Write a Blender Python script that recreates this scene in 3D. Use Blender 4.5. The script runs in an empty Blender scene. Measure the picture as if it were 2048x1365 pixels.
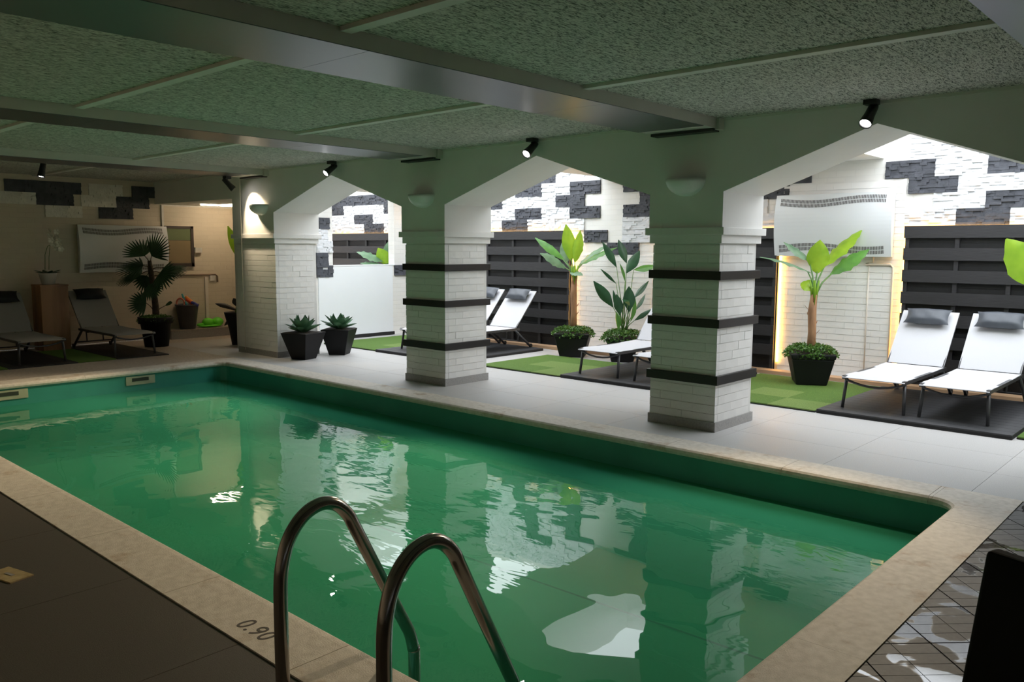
import bpy, math, random
import numpy as np
from mathutils import Vector, Matrix
random.seed(7)
SC = bpy.context.scene
COL = SC.collection
PI = math.pi
V = Vector
# ------------------------------------------------------------------ camera
FPX, CYAW, CPITCH, CROLL = 1645.8, -0.7408, -0.1125, 0.005
CAM = V((0.0, -6.2345, 1.55))
FW = V((math.sin(CYAW)*math.cos(CPITCH), math.cos(CYAW)*math.cos(CPITCH), math.sin(CPITCH)))
_r = V((math.cos(CYAW), -math.sin(CYAW), 0)); _u = _r.cross(FW)
RT = _r*math.cos(CROLL)+_u*math.sin(CROLL); UP = -_r*math.sin(CROLL)+_u*math.cos(CROLL)
cd = bpy.data.cameras.new('camera'); cam = bpy.data.objects.new('camera', cd); COL.objects.link(cam)
cd.sensor_fit = 'HORIZONTAL'; cd.sensor_width = 36; cd.lens = FPX/2048*36; cd.clip_start = .05
cam.matrix_world = Matrix(((RT.x, UP.x, -FW.x, CAM.x), (RT.y, UP.y, -FW.y, CAM.y), (RT.z, UP.z, -FW.z, CAM.z), (0, 0, 0, 1)))
SC.camera = cam
def ray(u, v): return FW+RT*((u-1024)/FPX)+UP*((682.5-v)/FPX)
def on(u, v, ax, val):
    r = ray(u, v); return CAM+r*((val-CAM[ax])/r[ax])
def at(u, v, P, dd=0.0):
    "point seen at a pixel, as deep as P (a spot on the ground or wall), pushed dd metres further"
    r = ray(u, v); return CAM+r*((V(P)-CAM).dot(FW)+dd)
# ------------------------------------------------------------------ world, light, exposure
W = bpy.data.worlds.new('sky'); SC.world = W; W.use_nodes = True
bg = W.node_tree.nodes['Background']; bg.inputs['Color'].default_value = (.90, .955, 1.0, 1); bg.inputs['Strength'].default_value = 5.9
SC.view_settings.view_transform = 'Standard'; SC.view_settings.look = 'None'
SC.view_settings.gamma = 1; SC.view_settings.use_curve_mapping = False
SC.view_settings.exposure = 0.0
HOLES = [(-3.37, .6, .95, 3.74), (-6.3, -4.75, .95, 3.0), (-10.9, -7.36, .95, 3.74), (-14.1, -11.75, 1.75, 3.74)]
SKYZ = 3.35
for (x0, x1, y0, y1) in HOLES:      # daylight comes in only through the roof lights: portals guide the sky sampling
    l = bpy.data.lights.new('roof_light_portal', 'AREA'); l.shape = 'RECTANGLE'; l.size = x1-x0; l.size_y = y1-y0
    l.cycles.is_portal = True
    o = bpy.data.objects.new('roof_light_portal', l); COL.objects.link(o); o.location = ((x0+x1)/2, (y0+y1)/2, SKYZ)
# ------------------------------------------------------------------ materials
M = {}
def nodes(name):
    m = bpy.data.materials.new(name); m.use_nodes = True; M[name] = m
    nt = m.node_tree; return m, nt, nt.nodes['Principled BSDF']
def mat(name, col, rough=.6, metal=0., var=.12, scale=6., bump=0., bscale=60., col2=None, spec=.5, coords='Object', stretch=None, em=None, ems=0., detail=4., ramp=(.3, .7), bdist=.01):
    m, nt, b = nodes(name)
    N = nt.nodes; L = nt.links
    b.inputs['Roughness'].default_value = rough; b.inputs['Metallic'].default_value = metal
    b.inputs['Specular IOR Level'].default_value = spec
    tc = N.new('ShaderNodeTexCoord'); src = tc.outputs[coords]
    if stretch:
        mp = N.new('ShaderNodeMapping'); mp.inputs['Scale'].default_value = stretch; L.new(src, mp.inputs['Vector']); src = mp.outputs['Vector']
    nz = N.new('ShaderNodeTexNoise'); nz.inputs['Scale'].default_value = scale; nz.inputs['Detail'].default_value = detail; L.new(src, nz.inputs['Vector'])
    rp = N.new('ShaderNodeValToRGB'); L.new(nz.outputs['Fac'], rp.inputs['Fac'])
    c2 = col2 or tuple(c*(1-var*2) for c in col)
    rp.color_ramp.elements[0].position, rp.color_ramp.elements[1].position = ramp
    rp.color_ramp.elements[0].color = (*c2, 1); rp.color_ramp.elements[1].color = (*col, 1)
    L.new(rp.outputs['Color'], b.inputs['Base Color'])
    if bump:
        n2 = N.new('ShaderNodeTexNoise'); n2.inputs['Scale'].default_value = bscale; n2.inputs['Detail'].default_value = 3; L.new(src, n2.inputs['Vector'])
        bp = N.new('ShaderNodeBump'); bp.inputs['Strength'].default_value = bump; bp.inputs['Distance'].default_value = bdist
        L.new(n2.outputs['Fac'], bp.inputs['Height']); L.new(bp.outputs['Normal'], b.inputs['Normal'])
    if em:
        b.inputs['Emission Color'].default_value = (*em, 1); b.inputs['Emission Strength'].default_value = ems
    return m
mat('paint', (.86, .845, .82), .55, var=.04, scale=3, bump=.25, bscale=25, coords='Generated' if False else 'Object')
mat('mortar', (.80, .785, .755), .7, var=.06, scale=5)
mat('plaster', (.86, .845, .82), .6, var=.03, scale=2, bump=.12, bscale=14)
mat('board', (.82, .84, .86), .35, var=.02, scale=1.5)
mat('granite', (.56, .545, .535), .5, scale=240, col2=(.38, .37, .365), bump=.1, bscale=200, ramp=(.35, .6))
mat('granite_far', (.50, .43, .36), .42, scale=30, col2=(.36, .30, .25), ramp=(.35, .65))
mat('granite_dark', (.115, .096, .083), .42, scale=220, col2=(.07, .058, .05), bump=.08, bscale=200, ramp=(.35, .65))
mat('coping', (.70, .64, .565), .6, scale=26, col2=(.55, .495, .425), bump=.2, bscale=160, ramp=(.25, .65), detail=10)
mat('joint', (.34, .32, .30), .8)
mat('liner', (.045, .30, .235), .32, var=.1, scale=2)
mat('liner_floor', (.10, .42, .27), .5, var=.06, scale=1.2)
mat('seam', (.01, .06, .05), .5)
mat('band', (.016, .014, .014), .45, var=.15, scale=18, stretch=(1, 1, 8))
mat('skirting', (.40, .385, .37), .45, scale=60, col2=(.30, .29, .28))
mat('fence', (.034, .033, .036), .5, var=.2, scale=30, stretch=(.25, 1, 6), bump=.15, bscale=60)
mat('fence_back', (.007, .007, .008), .6, var=.2, scale=30)
mat('stone_white', (.70, .71, .73), .7, var=.05, scale=9, bump=.5, bscale=38)
mat('stone_dark', (.085, .09, .108), .75, var=.22, scale=10, bump=.5, bscale=38)
mat('stone_cream', (.86, .82, .74), .7, var=.07, scale=9, bump=.5, bscale=38)
mat('textile', (.58, .58, .61), .75, var=.02, scale=200)
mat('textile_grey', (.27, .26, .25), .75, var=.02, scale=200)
mat('frame', (.085, .085, .09), .38, .4, var=.05)
mat('pillow', (.085, .095, .115), .45, var=.15, scale=7)
mat('turf', (.20, .36, .055), .85, scale=150, col2=(.085, .19, .025), bump=1, bscale=260, ramp=(.35, .65), bdist=.02)
mat('turf_pale', (.31, .45, .12), .85, scale=150, col2=(.17, .29, .055), bump=1, bscale=260, ramp=(.35, .65), bdist=.02)
mat('rubber', (.012, .012, .012), .6)
mat('decking', (.060, .060, .064), .55, scale=12, col2=(.036, .036, .039), stretch=(1, .06, 1), bump=.1, bscale=90)
mat('timber', (.58, .38, .23), .55, scale=8, col2=(.40, .25, .14), stretch=(.15, 1, 1))
mat('pedestal_wood', (.34, .17, .075), .5, scale=5, col2=(.20, .095, .04), stretch=(1, 1, .18), ramp=(.4, .6))
mat('pot', (.008, .008, .009), .55, var=.1, spec=.3)
mat('tub', (.10, .10, .105), .6, var=.1)
mat('pot_white', (.52, .50, .47), .45, var=.05)
mat('soil', (.03, .022, .016), .95)
mat('trunk', (.40, .22, .11), .8, scale=14, col2=(.20, .10, .05), stretch=(1, 1, .25), bump=.6, bscale=40)
mat('trunk_dark', (.075, .045, .03), .85, scale=20, col2=(.03, .02, .014), bump=.8, bscale=60)
mat('stem', (.10, .22, .05), .5, var=.15)
mat('petal', (.80, .77, .68), .6, var=.04)
mat('steel', (.40, .37, .345), .18, 1., var=.05, scale=4)
mat('beam_side', (.66, .63, .57), .6, var=.06, scale=3, bump=.15, bscale=20)
mat('soffit_metal', (.20, .21, .23), .33, .9, var=.06, scale=1.2, stretch=(1, .2, 1))
mat('batten', (.80, .79, .74), .6, var=.05)
mat('lamp_black', (.012, .012, .013), .4)
mat('glass_white', (.86, .90, .85), .35, var=.05, scale=3)
mat('heater', (.70, .72, .735), .22, var=.015, scale=1)
mat('grille', (.085, .08, .08), .6)
mat('pipe', (.74, .68, .60), .5, var=.03)
mat('pipe_dark', (.28, .20, .13), .5)
mat('window_frame', (.060, .045, .038), .5)
mat('pane_green', (.16, .20, .10), .25, var=.08, scale=3)
mat('pane_brown', (.26, .20, .11), .25, var=.05, scale=2)
mat('plastic_white', (.72, .70, .65), .4)
mat('brass', (.62, .48, .26), .45, .3, scale=22, col2=(.40, .28, .14))
mat('marking', (.10, .085, .075), .7)
mat('inflatable', (.16, .80, .03), .3, var=.06)
mat('toy_red', (.75, .09, .03), .5); mat('toy_orange', (.85, .30, .06), .5); mat('toy_teal', (.03, .32, .36), .5); mat('toy_blue', (.05, .06, .32), .5); mat('toy_pink', (.85, .25, .16), .5)
mat('chair_black', (.006, .006, .006), .8)
mat('dead_leaf', (.030, .026, .022), .6, var=.2)
mat('skimmer', (.42, .44, .30), .4)
mat('skimmer_slot', (.03, .04, .025), .7)
mat('backroom', (.60, .55, .47), .8)
mat('led', (1, .62, .18), .5, em=(1, .50, .09), ems=22.)
mat('lens', (1, 1, 1), .3, em=(1, .97, .93), ems=26.)
mat('tube', (1, 1, 1), .3, em=(1, .80, .56), ems=34.)
def stain_coping():
    nt = M['coping'].node_tree; N = nt.nodes; L = nt.links; b = N['Principled BSDF']; src = b.inputs['Base Color'].links[0].from_socket
    ge = N.new('ShaderNodeNewGeometry'); nz = N.new('ShaderNodeTexNoise'); nz.inputs['Scale'].default_value = 3.3; nz.inputs['Detail'].default_value = 7; nz.inputs['Roughness'].default_value = .65
    L.new(ge.outputs['Position'], nz.inputs['Vector'])
    rp = N.new('ShaderNodeValToRGB'); rp.color_ramp.elements[0].position = .57; rp.color_ramp.elements[1].position = .72
    rp.color_ramp.elements[0].color = (1, 1, 1, 1); rp.color_ramp.elements[1].color = (.62, .46, .32, 1); L.new(nz.outputs['Fac'], rp.inputs['Fac'])
    mx = N.new('ShaderNodeMixRGB'); mx.blend_type = 'MULTIPLY'; mx.inputs[0].default_value = 1; L.new(src, mx.inputs[1]); L.new(rp.outputs[0], mx.inputs[2]); L.new(mx.outputs[0], b.inputs['Base Color'])
stain_coping()
def leafmat(name, c1, c2, tr):
    m, nt, b = nodes(name); N = nt.nodes; L = nt.links
    tc = N.new('ShaderNodeTexCoord'); nz = N.new('ShaderNodeTexNoise'); nz.inputs['Scale'].default_value = 7; L.new(tc.outputs['Object'], nz.inputs['Vector'])
    rp = N.new('ShaderNodeValToRGB'); rp.color_ramp.elements[0].position = .3; rp.color_ramp.elements[1].position = .7
    rp.color_ramp.elements[0].color = (*c2, 1); rp.color_ramp.elements[1].color = (*c1, 1); L.new(nz.outputs['Fac'], rp.inputs['Fac'])
    L.new(rp.outputs['Color'], b.inputs['Base Color']); b.inputs['Roughness'].default_value = .38
    t = N.new('ShaderNodeBsdfTranslucent'); L.new(rp.outputs['Color'], t.inputs['Color'])
    mx = N.new('ShaderNodeMixShader'); mx.inputs[0].default_value = tr
    L.new(b.outputs[0], mx.inputs[1]); L.new(t.outputs[0], mx.inputs[2]); L.new(mx.outputs[0], N['Material Output'].inputs['Surface'])
leafmat('leaf_bright', (.36, .58, .045), (.24, .44, .03), .45)
leafmat('leaf_green', (.13, .34, .06), (.07, .22, .04), .3)
leafmat('leaf_grey', (.22, .36, .22), (.12, .24, .13), .25)
leafmat('leaf_dark', (.030, .10, .040), (.016, .06, .026), .15)
leafmat('leaf_palm', (.030, .085, .030), (.016, .05, .020), .1)
leafmat('leaf_agave', (.09, .20, .10), (.035, .09, .045), .1)
leafmat('leaf_box', (.10, .22, .035), (.05, .12, .02), .15)
def woodwool():
    m, nt, b = nodes('woodwool'); N = nt.nodes; L = nt.links
    tc = N.new('ShaderNodeTexCoord')
    h = None
    for i, (rot, sc) in enumerate(((.5, (95, 20, 1)), (2.0, (85, 17, 1)), (1.2, (105, 22, 1)))):
        mp = N.new('ShaderNodeMapping'); mp.inputs['Rotation'].default_value = (0, 0, rot); mp.inputs['Scale'].default_value = sc; mp.inputs['Location'].default_value = (i*3.7, i*1.9, 0)
        L.new(tc.outputs['Object'], mp.inputs['Vector'])
        nz = N.new('ShaderNodeTexNoise'); nz.inputs['Scale'].default_value = 1.; nz.inputs['Detail'].default_value = 1; nz.inputs['Distortion'].default_value = 1.2; L.new(mp.outputs[0], nz.inputs['Vector'])
        if h is None: h = nz.outputs['Fac']
        else:
            mx = N.new('ShaderNodeMath'); mx.operation = 'MAXIMUM'; L.new(h, mx.inputs[0]); L.new(nz.outputs['Fac'], mx.inputs[1]); h = mx.outputs[0]
    rp = N.new('ShaderNodeValToRGB'); rp.color_ramp.elements[0].position = .46; rp.color_ramp.elements[1].position = .62
    rp.color_ramp.elements[0].color = (.07, .075, .06, 1); rp.color_ramp.elements[1].color = (.70, .68, .62, 1)
    L.new(h, rp.inputs['Fac']); L.new(rp.outputs[0], b.inputs['Base Color']); b.inputs['Roughness'].default_value = .85
    bp = N.new('ShaderNodeBump'); bp.inputs['Strength'].default_value = .6; bp.inputs['Distance'].default_value = .01; L.new(h, bp.inputs['Height']); L.new(bp.outputs[0], b.inputs['Normal'])
woodwool()
def wet_paver():
    m, nt, b = nodes('paver'); N = nt.nodes; L = nt.links
    tc = N.new('ShaderNodeTexCoord'); ge = N.new('ShaderNodeNewGeometry')
    nz = N.new('ShaderNodeTexNoise'); nz.inputs['Scale'].default_value = 40; L.new(ge.outputs['Position'], nz.inputs['Vector'])
    rp = N.new('ShaderNodeValToRGB'); rp.color_ramp.elements[0].color = (.065, .06, .058, 1); rp.color_ramp.elements[1].color = (.125, .117, .113, 1); L.new(nz.outputs['Fac'], rp.inputs['Fac'])
    pu = N.new('ShaderNodeTexNoise'); pu.inputs['Scale'].default_value = 4.6; pu.inputs['Detail'].default_value = 3; pu.inputs['Distortion'].default_value = .8; L.new(ge.outputs['Position'], pu.inputs['Vector'])
    wr = N.new('ShaderNodeValToRGB'); wr.color_ramp.elements[0].position = .53; wr.color_ramp.elements[1].position = .56
    wr.color_ramp.elements[0].color = (.6, .6, .6, 1); wr.color_ramp.elements[1].color = (.07, .07, .07, 1); L.new(pu.outputs['Fac'], wr.inputs['Fac'])
    L.new(rp.outputs[0], b.inputs['Base Color']); L.new(wr.outputs[0], b.inputs['Roughness'])
wet_paver()
def brickwall(name, c):
    m, nt, b = nodes(name); N = nt.nodes; L = nt.links
    ge = N.new('ShaderNodeNewGeometry'); mp = N.new('ShaderNodeMapping')
    sx = N.new('ShaderNodeSeparateXYZ'); L.new(ge.outputs['Position'], sx.inputs[0])
    ad = N.new('ShaderNodeMath'); L.new(sx.outputs['X'], ad.inputs[0]); L.new(sx.outputs['Y'], ad.inputs[1])
    cb = N.new('ShaderNodeCombineXYZ'); L.new(ad.outputs[0], cb.inputs[0]); L.new(sx.outputs['Z'], cb.inputs[1])
    bt = N.new('ShaderNodeTexBrick'); bt.inputs['Scale'].default_value = 1; bt.inputs['Brick Width'].default_value = .22; bt.inputs['Row Height'].default_value = .0755; bt.inputs['Mortar Size'].default_value = .005
    bt.inputs['Color1'].default_value = (*c, 1); bt.inputs['Color2'].default_value = (*[x*.95 for x in c], 1); bt.inputs['Mortar'].default_value = (*[x*.95 for x in c], 1)
    L.new(cb.outputs[0], bt.inputs['Vector']); L.new(bt.outputs['Color'], b.inputs['Base Color']); b.inputs['Roughness'].default_value = .6
    bp = N.new('ShaderNodeBump'); bp.invert = True; bp.inputs['Strength'].default_value = .55; bp.inputs['Distance'].default_value = .005; L.new(bt.outputs['Fac'], bp.inputs['Height']); L.new(bp.outputs[0], b.inputs['Normal'])
brickwall('brick_cream', (.66, .58, .46)); brickwall('brick_white', (.80, .785, .75))
def water():
    m, nt, b = nodes('water'); N = nt.nodes; L = nt.links
    ge = N.new('ShaderNodeNewGeometry')
    def nz(scale, rot, st, loc):
        mp = N.new('ShaderNodeMapping'); mp.inputs['Rotation'].default_value = (0, 0, rot); mp.inputs['Scale'].default_value = st; mp.inputs['Location'].default_value = (loc, loc*.7, 0); L.new(ge.outputs['Position'], mp.inputs[0])
        n = N.new('ShaderNodeTexNoise'); n.inputs['Scale'].default_value = scale; n.inputs['Detail'].default_value = 2; n.inputs['Distortion'].default_value = .6; L.new(mp.outputs[0], n.inputs['Vector']); return n.outputs['Fac']
    a = nz(.9, .3, (1, 1, 1), 0); c = nz(7.0, .74, (.55, 1.3, 1), 4); e = nz(.45, 0, (1, 1, 1), 9)
    er = N.new('ShaderNodeValToRGB'); er.color_ramp.elements[0].position = .42; er.color_ramp.elements[1].position = .62; L.new(e, er.inputs[0])
    mu = N.new('ShaderNodeMath'); mu.operation = 'MULTIPLY'; L.new(c, mu.inputs[0]); L.new(er.outputs[0], mu.inputs[1])
    mu2 = N.new('ShaderNodeMath'); mu2.operation = 'MULTIPLY'; mu2.inputs[1].default_value = .20; L.new(mu.outputs[0], mu2.inputs[0])
    ad = N.new('ShaderNodeMath'); L.new(a, ad.inputs[0]); L.new(mu2.outputs[0], ad.inputs[1])
    bp = N.new('ShaderNodeBump'); bp.inputs['Strength'].default_value = .35; bp.inputs['Distance'].default_value = .035; L.new(ad.outputs[0], bp.inputs['Height'])
    gl = N.new('ShaderNodeBsdfGlossy'); gl.inputs['Roughness'].default_value = 0.0; gl.inputs['Color'].default_value = (1, 1, 1, 1); L.new(bp.outputs[0], gl.inputs['Normal'])
    tr = N.new('ShaderNodeBsdfTransparent'); tr.inputs['Color'].default_value = (.55, .95, .75, 1)
    df = N.new('ShaderNodeBsdfDiffuse'); df.inputs['Color'].default_value = (.058, .42, .245, 1)
    m1 = N.new('ShaderNodeMixShader'); m1.inputs[0].default_value = .55; L.new(tr.outputs[0], m1.inputs[1]); L.new(df.outputs[0], m1.inputs[2])
    fr = N.new('ShaderNodeFresnel'); fr.inputs['IOR'].default_value = 1.36; L.new(bp.outputs[0], fr.inputs['Normal'])
    m2 = N.new('ShaderNodeMixShader'); L.new(fr.outputs[0], m2.inputs[0]); L.new(m1.outputs[0], m2.inputs[1]); L.new(gl.outputs[0], m2.inputs[2])
    L.new(m2.outputs[0], N['Material Output'].inputs['Surface']); N.remove(b)
water()
# ------------------------------------------------------------------ mesh helpers
class MB:
    def __init__(s): s.v = []; s.f = []
    def add(s, vs, fs):
        n = len(s.v); s.v += [tuple(p) for p in vs]; s.f += [tuple(i+n for i in f) for f in fs]; return s
    def box(s, x0, x1, y0, y1, z0, z1):
        return s.add([(x0, y0, z0), (x1, y0, z0), (x1, y1, z0), (x0, y1, z0), (x0, y0, z1), (x1, y0, z1), (x1, y1, z1), (x0, y1, z1)],
                     [(3, 2, 1, 0), (4, 5, 6, 7), (0, 1, 5, 4), (1, 2, 6, 5), (2, 3, 7, 6), (3, 0, 4, 7)])
    def taper(s, w0, w1, z0, z1, d0=None, d1=None, cx=0, cy=0):
        d0 = d0 or w0; d1 = d1 or w1; a, b, c, d = w0/2, w1/2, d0/2, d1/2
        return s.add([(cx-a, cy-c, z0), (cx+a, cy-c, z0), (cx+a, cy+c, z0), (cx-a, cy+c, z0), (cx-b, cy-d, z1), (cx+b, cy-d, z1), (cx+b, cy+d, z1), (cx-b, cy+d, z1)],
                     [(3, 2, 1, 0), (4, 5, 6, 7), (0, 1, 5, 4), (1, 2, 6, 5), (2, 3, 7, 6), (3, 0, 4, 7)])
    def prism_xz(s, poly, y0, y1):
        n = len(poly); vs = [(x, y0, z) for x, z in poly]+[(x, y1, z) for x, z in poly]
        fs = [tuple(range(n)), tuple(range(2*n-1, n-1, -1))]+[((i+1) % n, i, i+n, (i+1) % n+n) for i in range(n)]
        return s.add(vs, fs)
    def tube(s, pts, r, seg=8, caps=True):
        pts = [V(p) for p in pts]; n = len(pts); rr = r if isinstance(r, (list, tuple)) else [r]*n
        t0 = (pts[1]-pts[0]).normalized(); a = t0.orthogonal().normalized(); vs = []
        for i, p in enumerate(pts):
            t = (pts[min(i+1, n-1)]-pts[max(i-1, 0)]).normalized()
            a = (a-t*a.dot(t)).normalized(); b = t.cross(a)
            for k in range(seg):
                an = 2*PI*k/seg; vs.append(p+(a*math.cos(an)+b*math.sin(an))*rr[i])
        fs = [(i*seg+k, i*seg+(k+1) % seg, (i+1)*seg+(k+1) % seg, (i+1)*seg+k) for i in range(n-1) for k in range(seg)]
        if caps: fs += [tuple(range(seg-1, -1, -1)), tuple((n-1)*seg+k for k in range(seg))]
        return s.add(vs, fs)
    def lathe(s, prof, seg=24, c=(0, 0, 0), a0=0., a1=2*PI):
        full = abs(a1-a0-2*PI) < 1e-6; m = seg if full else seg+1; vs = []
        for r, z in prof:
            for k in range(m):
                an = a0+(a1-a0)*k/seg; vs.append((c[0]+r*math.cos(an), c[1]+r*math.sin(an), c[2]+z))
        fs = [(i*m+k, i*m+(k+1) % m, (i+1)*m+(k+1) % m, (i+1)*m+k) for i in range(len(prof)-1) for k in range(seg)]
        return s.add(vs, fs)
    def leaf(s, base, tip, width, up=(0, 0, 1), sag=.12, fold=.18, seg=9, pw=.75, peak=.45, wav=0.):
        base, tip = V(base), V(tip); d = tip-base; ln = d.length; t = d.normalized(); up = V(up)
        side = t.cross(up)
        if side.length < 1e-3: side = t.orthogonal()
        side.normalize(); nrm = side.cross(t).normalized(); vs = []
        for i in range(seg+1):
            q = i/seg; c = base+d*q+nrm*(math.sin(q*PI*.62+.25)-.247-.0*q)*ln*sag
            e = (q/peak)**pw if q < peak else max(0., 1-((q-peak)/(1-peak))**2.2)
            w = max(.012*ln, width/2*e); fl = fold*w; wv = wav*w*math.sin(i*2.3)
            vs += [c-side*w-nrm*(fl+wv), c-side*w*.5-nrm*fl*.4, c, c+side*w*.5-nrm*fl*.4, c+side*w-nrm*(fl-wv)]
        fs = [(i*5+k, i*5+k+1, i*5+k+6, i*5+k+5) for i in range(seg) for k in range(4)]
        return s.add(vs, fs)
    def mesh(s, name, m, smooth=False):
        me = bpy.data.meshes.new(name); me.from_pydata(s.v, [], s.f); me.update()
        if m: me.materials.append(M[m])
        if smooth: me.polygons.foreach_set('use_smooth', [True]*len(me.polygons))
        return me
    def build(s, name, m, parent=None, smooth=False, loc=None, rz=0):
        return link(name, s.mesh(name, m, smooth), parent, loc, rz)
def link(name, me, parent=None, loc=None, rz=0, scale=None):
    o = bpy.data.objects.new(name, me); COL.objects.link(o)
    if parent: o.parent = parent
    if loc is not None: o.location = loc
    if rz: o.rotation_euler = (0, 0, rz)
    if scale: o.scale = scale
    return o
def thing(name, label, cat, loc=(0, 0, 0), rz=0, group=None):
    o = bpy.data.objects.new(name, None); COL.objects.link(o); o.empty_display_size = .1
    o.location = loc; o.rotation_euler = (0, 0, rz); o['label'] = label; o['category'] = cat
    if group: o['group'] = group
    return o
def tag(o, label, cat, group=None):
    o['label'] = label; o['category'] = cat
    if group: o['group'] = group
    return o
def struct(o): o['kind'] = 'structure'; return o
def sempty(name, loc=(0, 0, 0)):
    o = bpy.data.objects.new(name, None); COL.objects.link(o); o.location = loc; return struct(o)
def copy_tree(o, parent=None):
    c = o.copy(); COL.objects.link(c)
    if parent: c.parent = parent
    for ch in o.children: copy_tree(ch, c)
    return c
def bevel(o, w, n=2):
    b = o.modifiers.new('bevel', 'BEVEL'); b.width = w; b.segments = n; b.limit_method = 'ANGLE'; return o
# ------------------------------------------------------------------ dimensions
H = 2.605; ZB = 2.52; XB = -13.75; YG = 3.8; XR = 2.2; YN = -7.6; XW = -11.49
PXI0, PXI1, PYI0, PYI1, CW = -10.35, -1.277, -4.4075, -.6977, .272
PIL = {'b': (-7.378, -6.7125), 'c': (-4.0145, -3.3672), 'd': (-.92, -.27)}
TH = .67; E3 = .03
# ------------------------------------------------------------------ floor
fl = sempty('floor')
base = MB()
base.box(XB-.1, XR, PYI1+.05, YG+.1, -.30, -.012).box(XB-.1, XR, YN, PYI0-.05, -.30, -.012).box(XB-.1, PXI0-.05, PYI0-.05, PYI1+.05, -.30, -.012).box(PXI1+.05, XR, PYI0-.05, PYI1+.05, -.30, -.012)
base.build('screed', 'joint', fl)
slab_cache = {}
def slab(parent, x0, x1, y0, y1, m, top=0., gap=.0012, name='paving_slab', th=.03):
    k = (round(x1-x0, 3), round(y1-y0, 3), m, th)
    if k not in slab_cache:
        a, b = (x1-x0)/2-gap, (y1-y0)/2-gap
        slab_cache[k] = MB().box(-a, a, -b, b, -th, 0).mesh(name, m)
    return link(name, slab_cache[k], parent, ((x0+x1)/2, (y0+y1)/2, top))
yo1, yo0, xo0, xo1 = PYI1+CW, PYI0-CW, PXI0-CW, PXI1+CW
x = -11.0-.97*2
while x < XR-.3:                               # walkway under the arcade and the garden floor
    x1 = min(x+.97, XR)
    for (y0, y1) in ((yo1, yo1+.62), (yo1+.62, yo1+1.24), (yo1+1.24, yo1+1.88), (yo1+1.88, yo1+2.9), (yo1+2.9, YG)):
        slab(fl, x, x1, y0, y1, 'granite')
    x = x1
slab(fl, XB, -12.94, yo1, YG, 'granite_far')
for i in range(9):                            # far deck by the cream wall
    y0 = -7.6+i*.797
    slab(fl, XB, -12.2, y0, y0+.797, 'granite_far'); slab(fl, -12.2, xo0, y0, y0+.797, 'granite_far')
x = xo0
while x < XR-.3:                              # dark deck on the camera's side
    x1 = min(x+.97, XR)
    for (y0, y1) in ((-5.65, yo0), (-6.62, -5.65), (YN, -6.62)): slab(fl, x, x1, y0, y1, 'granite_dark')
    x = x1
# diagonal scored pavers at the right-hand end of the pool, cut along the coping
g0 = .323; hs = g0/2-.002
def clip(poly, ax, val, sgn):
    out = []
    for p, q in zip(poly, poly[1:]+poly[:1]):
        dp, dq = sgn*(p[ax]-val), sgn*(q[ax]-val)
        if dp >= 0: out.append(p)
        if dp*dq < 0: t = dp/(dp-dq); out.append((p[0]+(q[0]-p[0])*t, p[1]+(q[1]-p[1])*t))
    return out
def slab_poly(mb, poly, z0, z1):
    n = len(poly)
    mb.add([(x, y, z0) for x, y in poly]+[(x, y, z1) for x, y in poly], [tuple(range(n, 2*n))]+[(i, (i+1) % n, (i+1) % n+n, i+n) for i in range(n)])
def paver_rects():
    yield (-hs, hs, -hs, hs, -.035, -.004)
    for i in range(2):
        for j in range(4):
            a = -hs+i*hs; b = -hs+j*hs/2; sh = .0
            yield (a+.0015, a+hs-.0015, b+.0015, b+hs/2-.0015, -.004, .0)
pvm = None
for i in range(-14, 15):
    for j in range(-14, 15):
        cx = .5+(i-j)*g0*.7071; cy = -3.5+(i+j)*g0*.7071; k = .7071; hd = g0*.7071
        if cx+hd < xo1+.02 or cx > XR or cy < YN+2.9 or cy-hd > yo1-.02: continue
        cut = cx-hd < xo1 or cy+hd > yo1
        if not cut and pvm: link('paver', pvm, fl, (cx, cy, 0)); continue
        mb = MB()
        for (a, b, c, d, z0, z1) in paver_rects():
            po = [((x-y)*k, (x+y)*k) for x, y in ((a, c), (b, c), (b, d), (a, d))]
            if cut: po = clip(clip(po, 0, xo1+.002-cx, 1), 1, yo1-.002-cy, -1)
            if len(po) > 2: slab_poly(mb, po, z0, z1)
        if not mb.v: continue
        me = mb.mesh('paver', 'paver')
        if not cut: pvm = me
        link('paver', me, fl, (cx, cy, 0))
# ------------------------------------------------------------------ pool
pool = sempty('pool_basin')
ZF = -.98
b = MB()
b.box(PXI0-.05, PXI1+.05, PYI1, PYI1+.05, ZF, -.03).box(PXI0-.05, PXI1+.05, PYI0-.05, PYI0, ZF, -.03).box(PXI0-.05, PXI0, PYI0, PYI1, ZF, -.03).box(PXI1, PXI1+.05, PYI0, PYI1, ZF, -.03)
for (cx, cy, sx, sy) in ((PXI0, PYI1, 1, -1), (PXI0, PYI0, 1, 1), (PXI1, PYI1, -1, -1), (PXI1, PYI0, -1, 1)):   # rounded corners
    R = .17; ox, oy = cx+sx*R, cy+sy*R; pts = [(ox-sx*R*math.cos(t*PI/12), oy-sy*R*math.sin(t*PI/12)) for t in range(7)]
    vs = [(p[0], p[1], ZF) for p in pts]+[(p[0], p[1], -.03) for p in pts]; b.add(vs, [(i, i+1, i+8, i+7) for i in range(6)])
b.build('pool_wall', 'liner', pool)
MB().box(PXI0-.05, PXI1+.05, PYI0-.05, PYI1+.05, ZF-.05, ZF).build('pool_floor', 'liner_floor', pool)
sa, sb = on(1000, 1138, 2, ZF+.004), on(1530, 1322, 2, ZF+.004)
sm = MB(); dv = (sb-sa).normalized(); nn = V((-dv.y, dv.x, 0))*.012
sm.add([sa-dv*2-nn, sb+dv*.1-nn, sb+dv*.1+nn, sa-dv*2+nn], [(0, 1, 2, 3)]); sm.build('liner_seam', 'seam', pool)
ZW = -.25
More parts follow.
